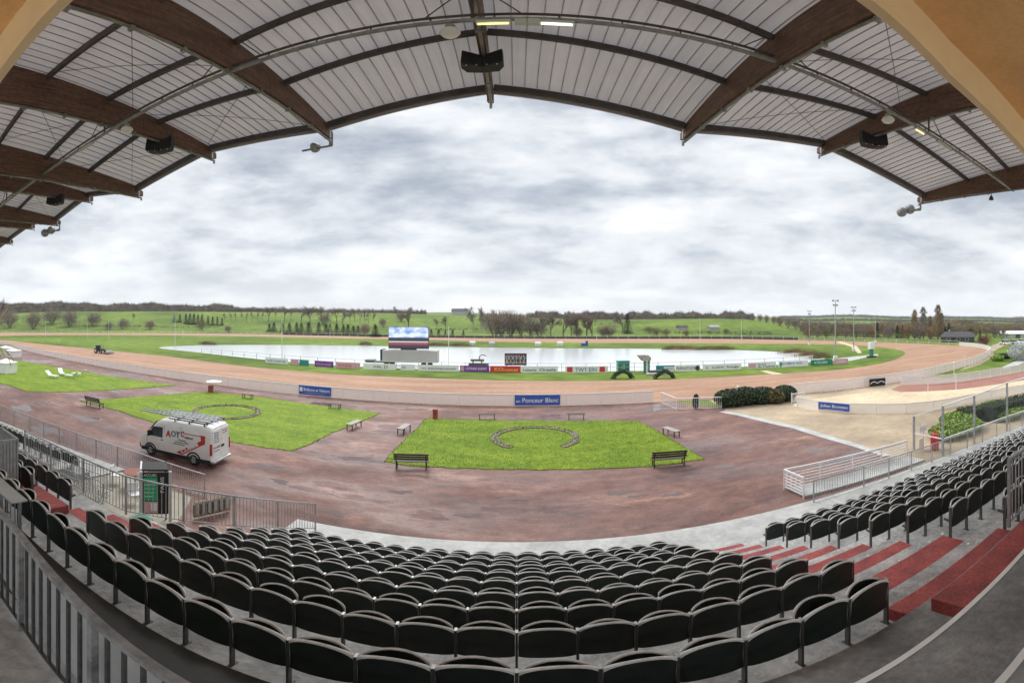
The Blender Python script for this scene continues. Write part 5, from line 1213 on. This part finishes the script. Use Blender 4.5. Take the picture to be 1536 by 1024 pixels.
def proto(kind, k):
    key = (kind, k)
    if key not in PROTO:
        PROTO[key] = {'bare': lambda: (bare_tree(10+k, 10, (.8,1.0,1.15)[k % 3]), 10), 'slim': lambda: (bare_tree(30+k, 10, .42, trunk=.42, tw=.04), 10), 'birch': lambda: (bare_tree(50+k, 10, .85, bark='birch', m='twig'), 10),
         'bush': lambda: (bare_bush(60+k), 6), 'bushorange': lambda: (bare_bush(70+k, 'twig_orange'), 6), 'busholive': lambda: (bare_bush(75+k, 'twig_green'), 6), 'bushred': lambda: (bare_bush(78+k, 'twig_red'), 6),
         'conifer': lambda: (conifer(80+k), 7), 'poplar': lambda: (poplar(90+k, 'twig_orange'), 13), 'poplargrey': lambda: (poplar(95+k, 'twig'), 13)}[kind]()
    return PROTO[key]
rt = random.Random(21)
WHAT = {'bare':('bare_tree','tree'), 'slim':('slim_tree','tree'), 'birch':('birch_tree','tree'), 'bush':('bare_bush','bush'), 'bushorange':('orange_bush','bush'), 'busholive':('olive_bush','bush'), 'bushred':('red_tree','tree'), 'conifer':('conifer','tree'), 'poplar':('poplar','tree'), 'poplargrey':('poplar','tree')}
def plant(kind, px, yb, yt, label, group=None, w=1., p=None):
    """a tree whose foot and top appear at these heights in the photograph"""
    p = p or on_ground(px, yb)
    if p is None: print('no ground', px, yb); return
    r = p.xy.length; h = max(1.2, H(yt, r)-p.z); k = rt.randrange(3); (mt, mc), h0 = proto(kind, k); n_, c_ = WHAT[kind]
    t = thing(n_, label, c_, p, rt.uniform(0, 6.28), group); s = h/h0
    for nm, me in (('trunk', mt), ('crown', mc)):
        o = obj(nm, me, None, t)
    t.scale = (s*w, s*w, s)
def row(kind, items, what, where, group, w=1.):
    for k, (px, yb, yt) in enumerate(items): plant(kind, px, yb, yt, f'{what}, {nth(k)} from the left {where}', group, w*rt.uniform(.88,1.14))
row('bush', [(15,492,462),(50,494,465),(78,487,461),(105,490,463),(140,489,467),(163,495,482),(184,494,476),(225,494,479)], 'rounded leafless brown bush', 'along the far left slope', 'brown bushes on the left slope', 1.25)
plant('bare', 200, 481, 469, 'lone small bare tree on the open left slope')
row('conifer', [(262,483,470),(270,483,471),(279,485,470),(285,486,470),(291,486,470),(297,486,471),(303,485,471),(312,487,473),(319,488,474),(326,488,474),(333,488,476)], 'dark conifer', 'in the clump above the left end of the pond', 'conifers of the left clump', 1.3)
plant('busholive', 303, 495, 479, 'yellowish olive bush below the left conifer clump', None, 1.2); plant('bush', 343, 499, 487, 'small brown bush right of the left conifer clump', None, 1.1)
row('slim', [(337,484,468),(346,484,468),(354,484,467),(362,484,467),(370,484,467),(378,483,466),(386,483,466),(394,483,466)], 'slim bare tree', 'of the evenly spaced row on the left slope', 'slim trees on the slope')
row('bare', [(403,481,457),(427,482,457),(452,482,457),(465,486,456),(482,482,458),(505,483,459),(514,486,459),(532,482,461),(597,478,457),(613,492,457)], 'bare spreading tree', 'of those on the slope left of the screen', 'bare trees on the slope left of the screen')
row('slim', [(413,482,463),(436,484,462),(492,486,464),(540,488,462),(547,489,460),(553,490,463),(561,490,465),(525,486,463)], 'thin bare tree', 'between the spreading trees left of the screen', 'thin trees left of the screen')
row('conifer', [(404,498,485),(411,498,483),(424,498,484),(434,499,484),(445,499,483),(452,499,484),(463,500,483),(478,500,483),(489,501,485),(495,501,486),(505,502,485),(515,502,487),(522,503,486),(530,503,488),(537,503,488),(563,505,486)], 'dark pointed conifer', 'in the row behind the far rail', 'conifers behind the far rail', 1.9)
row('bush', [(485,487,468),(548,504,484),(602,482,467),(575,490,476)], 'leafless brown bush', 'near the conifer row', 'brown bushes near the conifers', 1.1)
row('conifer', [(647,505,494),(658,505,493),(668,505,494),(679,505,494),(695,506,495)], 'dark squat conifer', 'just right of the screen', 'conifers right of the screen', 1.7)
row('bare', [(655,493,477),(668,494,473)], 'small bare tree', 'right of the screen', 'small bare trees right of the screen')
row('birch', [(710,496,457),(722,498,456),(733,497,461)], 'pale stemmed bare tree', 'at left of the big brown thicket', 'pale stemmed trees')
row('bush', [(742,505,466),(752,504,464),(766,504,463),(782,504,466),(795,505,471),(808,505,478)], 'large leafless brown bush', 'of the central thicket', 'brown thicket at centre', 1.05)
row('bare', [(812,506,462),(826,506,468),(845,506,464),(857,506,470),(865,506,463),(880,506,466),(888,506,472)], 'bare tree', 'of those right of the central thicket', 'bare trees right of the thicket')
row('bush', [(905,506,487),(915,506,486),(868,506,488)], 'low leafless bush', 'below the bare trees right of the thicket', 'low bushes right of the thicket', 1.2)
plant('bare', 934, 497, 464, 'tall ivy dark tree at left foot of the green hill'); plant('conifer', 941, 500, 470, 'dark evergreen beside the ivy dark tree below the hill', None, 1.3)
row('bare', [(805+k*10.5, 479 if k < 8 else 480, 464+rt.uniform(0,5)) for k in range(12)], 'small bare tree', 'along the skyline right of the brown thicket', 'skyline trees right of the thicket', 1.1)
row('bare', [(935+k*12, 480-.1*k, 469+rt.uniform(-1,4)) for k in range(12)], 'small bare tree', 'along the top of the green hill', 'skyline trees on the green hill', 1.2)
row('bush', [(1090,478.4,467),(1100,478.4,466),(1110,478.6,468),(1130,480.5,470),(1140,482,470),(1150,484,471),(1160,486,472),(1170,489,472),(1182,492,473),(1194,495,474)], 'dark leafless bush', 'down the right shoulder of the green hill', 'bushes down the shoulder of the hill', .9)
row('busholive', [(975,500,488),(985,503,490),(1000,504,492),(1030,504,494),(1090,500,492)], 'low olive bush', 'at the foot of the green hill', 'olive bushes below the hill', 1.4)
def flat(px, r): return R(px, r, 0)
for k, (px, r, yt, kind) in enumerate([(1208,205,478,'bush'),(1220,200,482,'busholive'),(1232,205,480,'bush'),(1246,200,484,'busholive'),(1262,195,478,'bush'),(1276,190,480,'bushorange'),(1290,188,482,'bush'),(1302,185,484,'bushorange'),(1326,180,481,'bushorange'),(1337,178,484,'bush'),(1352,176,482,'bushorange'),(1440,168,483,'bush'),(1455,175,482,'busholive'),(1492,175,481,'bush'),(1508,180,483,'busholive'),(1525,185,481,'bush'),(1213,178,489,'bushorange'),(1226,176,491,'bush'),(1239,174,488,'busholive'),(1254,172,491,'bushorange'),(1268,170,489,'bush'),(1284,170,490,'busholive'),(1297,168,488,'bush'),(1309,168,491,'bushorange'),(1332,165,489,'bush'),(1362,160,486,'bushorange'),(1379,158,484,'bush'),(1396,156,486,'bushorange'),(1432,160,489,'busholive'),(1446,200,484,'bush'),(1464,200,483,'bushorange'),(1480,190,484,'busholive'),(1500,200,482,'bush'),(1517,205,483,'bushorange')]):
    plant(kind, px, 0, yt, f'leafless {"olive" if kind=="busholive" else "orange" if kind=="bushorange" else "brown"} tree, {nth(k)} from the left behind the right bend', 'brown trees behind the right bend', 1.0, flat(px, r))
for k, (px, r, yt) in enumerate([(1316,172,483),(1346,170,487),(1354,172,488),(1423,160,484),(1418,158,490),(1456,150,493),(1470,150,494)]): plant('conifer', px, 0, yt, f'dark conifer, {nth(k)} from the left behind the right bend', 'conifers behind the right bend', 1.2, flat(px, r))
for k, (px, r, yt, kd) in enumerate([(1372,160,466,'poplar'),(1385,165,462,'poplargrey'),(1395,162,475,'poplar'),(1407,158,459,'poplar'),(1412,160,470,'poplargrey')]): plant(kd, px, 0, yt, f'tall narrow brown poplar, {nth(k)} from the left behind the right bend', 'poplars behind the right bend', 1.25, flat(px, r))
plant('bushred', 1478, 0, 500, 'small dark red leaved tree beside the low dark roofed house', None, 1.2, flat(1478, 118)); plant('bare', -16, 0, 386, 'tall bare tree whose twigs reach in at the left edge', None, 1., flat(-16, 62))
plant('bare', 1503, 0, 487, 'bare tree behind the parked cars at far right', None, 1., flat(1503, 125))
# distant woods: one mass each
def wood(name, label, px0, px1, n, rfun, yfun, m, seed, per=46, wid=5.):
    rs = random.Random(seed); b = MB()
    for _ in range(n):
        px = rs.uniform(px0, px1); r = rfun(px, rs); th = (px-CX)/F; x, y = r*sin(th), r*cos(th); z = terrain(x, y); top = max(z+3, H(yfun(px)+rs.uniform(-1.2,2.2), r)); h = top-z; w_ = wid*rs.uniform(.6,1.2)
        b.tube((x,y,z-.3),(x,y,z+h*.7),.18,.06,n=4,cap=False)
        twigs(b, (x,y,z+h*.58), w_*.5, w_*.5, h*.42, per, 1.5, .16, rs, .6, .2)
    tag(obj(name, b, m), label, 'wood', kind='stuff')
def canopy(label, px0, px1, r0, r1, rows_, yfun, m, seed, jit, step=2.2, fuzz=2, tl=1.6, tw=.14):
    '''a leafless wood seen as one mass: rows of uneven crowns with twigs standing out of them'''
    rs = random.Random(seed); b = MB(); n = int((px1-px0)/step)
    for j in range(rows_):
        r = r0+(r1-r0)*j/max(1,rows_-1); prev = None
        for k in range(n+1):
            px = px0+(px1-px0)*k/n; th = (px-CX)/F; x, y = r*sin(th), r*cos(th); z = terrain(x, y); zt = max(z+2.5, H(yfun(px), r)*.999 if j == rows_-1 else z+(H(yfun(px), r1)-terrain(r1*sin(th), r1*cos(th)))*(.72+.28*j/rows_))+rs.uniform(-jit, jit)
            d_ = Vector((sin(th), cos(th), 0)); w_ = r*step/F
            p0, p1, p2 = Vector((x,y,z-.5)), Vector((x,y,z+(zt-z)*.75))-d_*w_*.6, Vector((x,y,zt))+d_*w_*.5
            if prev: 
                b.quad(prev[0],p0,p1,prev[1]); b.quad(prev[1],p1,p2,prev[2])
                for _ in range(fuzz*5):
                    a = rs.random(); c = rs.random()**.6; q = (prev[0].lerp(p0,a)).lerp(prev[2].lerp(p2,a), .25+.8*c); e = Vector((rs.uniform(-.5,.5),rs.uniform(-.6,.2),rs.uniform(.4,1))).normalized()*tl*rs.uniform(.5,1.4); s_ = Vector((cos(th),-sin(th),0))*tw; b.tri(q-s_-d_*w_*.3, q+s_-d_*w_*.3, q+e-d_*w_*.3)
            prev = (p0,p1,p2)
    tag(obj('far_wood', b, m), label, 'wood', kind='stuff')
canopy('long leafless brown wood on the crest at left', -80, 350, 428, 520, 4, lambda p: 455.5+.016*max(0,p)+1.6*sin(p*.05)+1.2*sin(p*.13), M['wood'], 5, 1.0, 1.8, 3, 3.0, .22)
canopy('thin leafless tree line fading along the left crest', 345, 640, 400, 440, 2, lambda p: 462+.030*max(0,p-345)+1.0*sin(p*.21), M['wood'], 6, .9, 2.0, 3, 2.6, .14)
canopy('distant leafless tree line along the skyline at centre', 790, 1130, 345, 380, 2, lambda p: 470+1.6*sin(p*.09)+1.4*sin(p*.27), M['wood'], 16, 1.0, 2.0, 3, 2.4, .12)
canopy('brown leafless wood beyond the right bend', 1200, 1640, 235, 420, 5, lambda p: 484+2*sin(p*.06)+2.0*sin(p*.021), M['wood_right'], 8, 1.0, 2.0, 2, 1.8, .13)
canopy('grey wooded ridge on the right horizon', 1170, 1660, 900, 1500, 3, lambda p: 475.5+1.0*sin(p*.03)+.8*sin(p*.11), M['wood'], 9, 1.6, 2.6, 2, 5., .45)
# nearer shrubs
def shrub(p, rx, ry, h, label, m, n=3200, sz=.16, seed=1, group=None, name='shrub', cat='shrub'):
    rs = random.Random(seed); t = thing(name, label, cat, p, 0, group); st = MB()
    for k in range(6): a = k*1.05; st.tube((.1*cos(a),.1*sin(a),0),(rx*.5*cos(a),ry*.5*sin(a),h*.6),.03,.012,n=5)
    obj('stems', st, M['bark'], t); b = MB(); leaves(b, (0,0,h*.5), rx, ry, h*.52, n, sz, rs); b.v = [(x,y,max(.02,z)) for x,y,z in b.v]; obj('foliage', b, m, t)
SG = 'dark shrubs beside the white pen'
for k, (px, y, rx, h, m, lab) in enumerate([(1096,609,1.5,1.45,'leaf','broad dark green shrub nearest the white pen'),(1119,606,1.5,1.55,'leaf','second dark green shrub from the white pen'),(1142,604,1.4,1.45,'leaf','third dark green shrub from the white pen'),(1160,604,1.0,1.25,'leaf_orange','orange tinted shrub among the dark shrubs'),(1178,601,1.2,1.45,'leaf','dark green shrub at the right end, by the white gate')]): shrub(G(px,y), rx, 1.1, h, lab, M[m], 4200, .15, 40+k, SG)
shrub(G(1044,613), .28, .28, 1.25, 'narrow upright dark shrub standing in the white pen', M['conifer'], 1500, .10, 50)
for k, (px, y, rx, lab) in enumerate([(1424,655,1.6,'bright green low shrub mound nearest the red cover'),(1446,648,1.9,'bright green mound behind the windscreen, second from left'),(1436,636,1.5,'bright green shrub mound farther back behind the windscreen'),(1492,618,2.2,'light green shrub mound left of the clipped hedge'),(1514,626,2.0,'bright green mound in front of the clipped hedge')]): shrub(G(px,y), rx, 1.2, .85, lab, M['leaf_bright'], 2800, .15, 60+k, 'bright shrub mounds behind the windscreen')
def hedge(pts, w_, h, label, seed, m='leaf'):
    rs = random.Random(seed); p0 = pts[0]; t = thing('clipped_hedge', label, 'hedge', p0); b = MB(); core = MB()
    for a, c in zip(pts, pts[1:]):
        a, c = a-p0, c-p0; core.bar(a+Vector((0,0,h*.46)), c+Vector((0,0,h*.46)), w_*.8, h*.9); d_ = (c-a); nn = Vector((-d_.y,d_.x,0)).normalized()
        for _ in range(int(d_.length*420)):
            f_ = rs.choice((0,0,1,2)); u = rs.random(); o_ = rs.uniform(-.5,.5)*w_; z = rs.random()*h
            if f_ == 0: z = h*rs.uniform(.92,1.03)
            elif f_ == 1: o_ = w_*.5*rs.uniform(.9,1.1)
            else: o_ = -w_*.5*rs.uniform(.9,1.1)
            q_ = a+d_*u+nn*o_+Vector((0,0,z)); e = Vector((rs.uniform(-1,1),rs.uniform(-1,1),rs.uniform(-1,1))).normalized()*.09; s = e.cross(Vector((rs.uniform(-1,1),rs.uniform(-1,1),rs.uniform(-1,1)))).normalized()*.045; b.quad(q_-e*.6,q_+s,q_+e*.6,q_-s)
    obj('branches', core, M['conifer'], t); obj('foliage', b, M[m], t)
hedge([G(1440,634), G(1484,627)], 1.2, 1.05, 'dark clipped hedge, left piece behind the windscreen', 3); hedge([G(1482,633), G(1536,616), G(1580,604)], 1.4, 1.3, 'dark clipped hedge, taller right piece behind the windscreen', 4)
for x0, lab in ((922,'dark arched topiary hedge left of the slanted tower'),(985,'dark arched topiary hedge right of the slanted tower')):
    p = G(x0+12, 568); t = thing('topiary_hedge', lab, 'hedge', p, 0, 'arched topiary hedges'); rs = random.Random(x0); b = MB(); core = MB()
    pts = [Vector((-1.25+2.5*k/14, .25*sin(k), .15+.85*sin(pi*k/14))) for k in range(15)]
    core.path(pts, .14, 6)
    for q_ in pts: leaves(b, q_, .34, .38, .26, 130, .12, rs, .3)
    obj('stems', core, M['bark'], t); obj('foliage', b, M['leaf'], t)
rs = random.Random(77)
for k, (px, y, rx, m, lab) in enumerate([(1010,524,2.4,'twig_green','dark reed clump at left of the far bank reeds'),(1030,524,2.6,'twig_orange','yellowish reed clump on the far bank'),(1062,524.5,3.4,'twig_green','dark reed clump in the middle of the far bank'),(1085,524.5,2.8,'twig_green','dark reed clump at right of the far bank reeds'),(655,518.5,3.4,'twig','brown reed clump behind the screen on the far bank'),(690,519,3.2,'twig','brown reed clump right of the screen on far bank'),(548,517.5,1.5,'twig','tiny dark reed clump left of the screen on far bank'),(312,516.5,2.8,'twig','brown islet of reeds at the left end of the pond'),(1190,529,3.2,'twig_orange','straw coloured reeds at the right end of the pond'),(1215,533,3.,'twig_orange','straw coloured reeds at the right tip of the pond'),(1232,537,2.2,'twig_green','dark reeds at the very right tip of the pond')]):
    p = G(px, y); t = thing('reed_clump', lab, 'reeds', (p.x,p.y,.03), 0, 'reed clumps round the pond'); b = MB(); c_ = MB()
    for _ in range(900): x = rs.gauss(0,.55)*rx; yy = rs.gauss(0,.3)*1.2; h_ = rs.uniform(.4,1.3); w_ = .03; l = rs.uniform(-.25,.25); b.tri((x-w_,yy,0),(x+w_,yy,0),(x+l,yy+rs.uniform(-.2,.2),h_))
    obj('stems', b, M[m], t)
# blossom bush, palm, house and cars at the far right
shrub(G(1532,540), 3.0, 2.2, 3.2, 'white blossoming bush at the right edge', M['blossom'], 4200, .20, 91, None, 'blossom_bush', 'bush'); 
for k, (px, y, rx, h, lab) in enumerate([(1496,541,1.6,1.1,'round bright shrub on the grass beyond the bend, left one'),(1505,538,1.4,1.0,'round dark green shrub on the grass beyond the bend, middle one'),(1516,537,1.5,1.0,'round bright shrub beside the white blossom')]): shrub(G(px,y), rx, 1.2, h, lab, M['leaf_bright' if k != 1 else 'leaf'], 1400, .2, 95+k, 'round shrubs beyond the bend')
p = R(-8, 40); t = thing('palm_tree', 'yellowish palm whose fronds reach in at the left edge', 'palm', p); b = MB(); b.tube((0,0,0),(0,0,4.6),.30,.22,n=10)
for k in range(60): a = k*2.4; z = .4+k*.07; b.bar((.26*cos(a),.26*sin(a),z),(.36*cos(a),.36*sin(a),z+.12),.06,.04)
obj('trunk', b, M['palm'], t); rs = random.Random(3)
for k in range(16):
    a = k*2*pi/16+rs.uniform(-.1,.1); f_ = MB(); el = rs.uniform(-.1,.9); pr = Vector((0,0,4.6))
    for s in range(9):
        d_ = Vector((cos(a)*cos(el), sin(a)*cos(el), sin(el))); q_ = pr+d_*.28; f_.tube(pr, q_, .02, n=4, cap=False); sd = d_.cross(Vector((0,0,1))).normalized()
        for sg in (-1,1):
            for j in range(3): o_ = pr.lerp(q_, j/3); tip = o_+sd*sg*(.55-.035*s)+d_*.25-Vector((0,0,.12)); w_ = d_*.03; f_.tri(o_-w_, o_+w_, tip)
        pr = q_; el -= .17
    obj('frond', f_, M['palm'], t)
p = G(1449,514); t = thing('low_house', 'low house with a wide dark tiled roof behind the right bend', 'house', (p.x,p.y+3,0), atan2(-p.x,p.y)); b = MB(); b.box(-5.5,5.5,0,5,0,1.9); wl = obj('wall', b, M['leg'], t); b = MB(); b.hexa([(-6.2,-.7,1.85),(6.2,-.7,1.85),(6.2,5.7,1.85),(-6.2,5.7,1.85),(-4.6,2.2,3.6),(4.6,2.2,3.6),(4.6,2.8,3.6),(-4.6,2.8,3.6)]); rf = obj('roof', b, M['roof_dark'], t); b = MB(); b.box(-3.3,-2.7,2.3,2.7,3.3,4.2); obj('chimney', b, M['stone'], rf)
for x in (-3.8,-.5,2.4): b = MB(); b.box(x,x+1.2,-.03,.02,.7,1.55); wf = obj('window', b, M['white_paint'], t); b = MB(); b.box(x+.1,x+1.1,-.045,-.031,.78,1.48); obj('pane', b, M['glass'], wf)
b = MB(); b.box(-2.0,-1.2,-.03,.02,0,1.6); obj('door', b, M['wood_bench'], t)
def car(p, rz, m, label):
    t = thing('parked_car', label, 'car', p, rz, 'parked cars at the far right'); b = MB(); b.prism([(-2,.25),(-1.95,.75),(-1.5,.85),(1.0,.85),(1.9,.7),(2,.3)], -.8, .8); b.v = [(x, z, y) for x, y, z in b.v]; obj('body', b, M[m], t, bevel=.06)
    b = MB(); b.prism([(-1.6,.84),(-1.2,1.35),(.2,1.38),(.95,.84)], -.7, .7); b.v = [(x, z, y) for x, y, z in b.v]; obj('windows', b, M['glass'], t, bevel=.05); b = MB(); b.box(-1.2,.2,-.66,.66,1.381,1.43); obj('roof', b, M[m], t, bevel=.02)
    for x in (-1.25,1.25):
        for y in (-.75,.75): b = MB(); b.lathe([(0,-.1),(.28,-.1),(.31,0),(.28,.1),(0,.1)], (x,y,.31), 12, 'y'); obj('wheel', b, M['tyre'], t)
for k, (px, y, m, lab) in enumerate([(1507,517,'white_paint','white parked car, leftmost on the grey path at far right'),(1519,516,'alu','silver parked car between the two white ones'),(1531,515,'white_paint','white parked car at the right edge')]): car(G(px,y), 1.0, m, lab)
p = G(1527,507); t = thing('pale_shed', 'long pale roofed shed beyond the cars at far right', 'shed', (p.x,p.y,0), -1.1); b = MB(); b.box(-7,7,0,5,0,1.8); wl = obj('wall', b, M['kerb'], t); b = MB(); b.hexa([(-7.4,-.4,1.8),(7.4,-.4,1.8),(7.4,5.4,1.8),(-7.4,5.4,1.8),(-7.3,2.3,3.0),(7.3,2.3,3.0),(7.3,2.7,3.0),(-7.3,2.7,3.0)]); obj('roof', b, M['white_paint'], t); b = MB(); b.box(-1,1,-.03,.02,0,1.6); obj('door', b, M['leg'], t)
p = on_ground(690, 472.5)
if p: t = thing('farm_house', 'long low grey farmhouse on the skyline at centre', 'house', p, .1); b = MB(); b.box(-7,7,-3,3,-1,3.2); wl = obj('wall', b, M['kerb'], t); b = MB(); b.hexa([(-7.3,-3.3,3.2),(7.3,-3.3,3.2),(7.3,3.3,3.2),(-7.3,3.3,3.2),(-7,-.1,5.6),(7,-.1,5.6),(7,.1,5.6),(-7,.1,5.6)]); rf = obj('roof', b, M['roof_dark'], t); b = MB(); b.box(4,5,-.5,.5,4.6,6.4); obj('chimney', b, M['stone'], rf)
for px, y, lab in ((1023,495,'small dark roofed shed at the foot of the green hill, left one'),(1070,495,'low pale roofed shed at the foot of the green hill, right one')):
    p = on_ground(px, y)
    if p: t = thing('field_shed', lab, 'shed', p, .1, 'sheds below the green hill'); b = MB(); b.box(-3,3,-1.5,1.5,-.3,1.6); obj('wall', b, M['container'], t); b = MB(); b.hexa([(-3.3,-1.8,1.6),(3.3,-1.8,1.6),(3.3,1.8,1.6),(-3.3,1.8,1.6),(-3.2,-.1,2.7),(3.2,-.1,2.7),(3.2,.1,2.7),(-3.2,.1,2.7)]); obj('roof', b, M['roof_dark' if px < 1050 else 'stone'], t)
# hedge lines across the slopes
def hedge_line(pts, h, w_, label, seed, m='twig'):
    rs = random.Random(seed); b = MB(); P = [on_ground(x, y) for x, y in pts]; P = [q for q in P if q is not None]
    for a, c in zip(P, P[1:]):
        n_ = int((c-a).length/1.6)
        for k in range(n_): q_ = a.lerp(c, k/n_); z = terrain(q_.x, q_.y); twigs(b, (q_.x+rs.uniform(-1,1),q_.y+rs.uniform(-1,1),z+h*.45), w_, w_, h*.5, 26, .9, .10, rs, .4, .2)
    tag(obj('field_hedge', b, M[m]), label, 'hedge', 'field hedges on the slopes')
hedge_line([(640,495.2),(690,494.8),(740,494.5)], 1.2, 1.0, 'thin dark field hedge on the slope right of the screen', 1); hedge_line([(800,490),(860,489.5),(930,489)], 2.2, 1.6, 'field hedge crossing the slope behind the bare trees', 2)
hedge_line([(1015,501),(1060,501),(1110,501.5),(1160,502)], 1.5, 1.3, 'dark hedge along the foot of the green hill', 3, 'conifer'); hedge_line([(120,489),(220,490),(330,491.5)], .8, .9, 'low broken hedge on the far left slope', 4)

# the air: a faint even haze round everything
hm = bpy.data.materials.new('thin_haze'); nt, N, L = nodes(hm); N.remove(N['Principled BSDF']); pv = N.new('ShaderNodeVolumePrincipled')
pv.inputs['Color'].default_value = (.86,.90,.96,1); pv.inputs['Density'].default_value = .00020; L.new(pv.outputs[0], N['Material Output'].inputs['Volume'])
b = MB(); b.box(-2300,2300,-2300,2300,-1.2,60); tag(obj('haze', b, hm), kind='stuff')
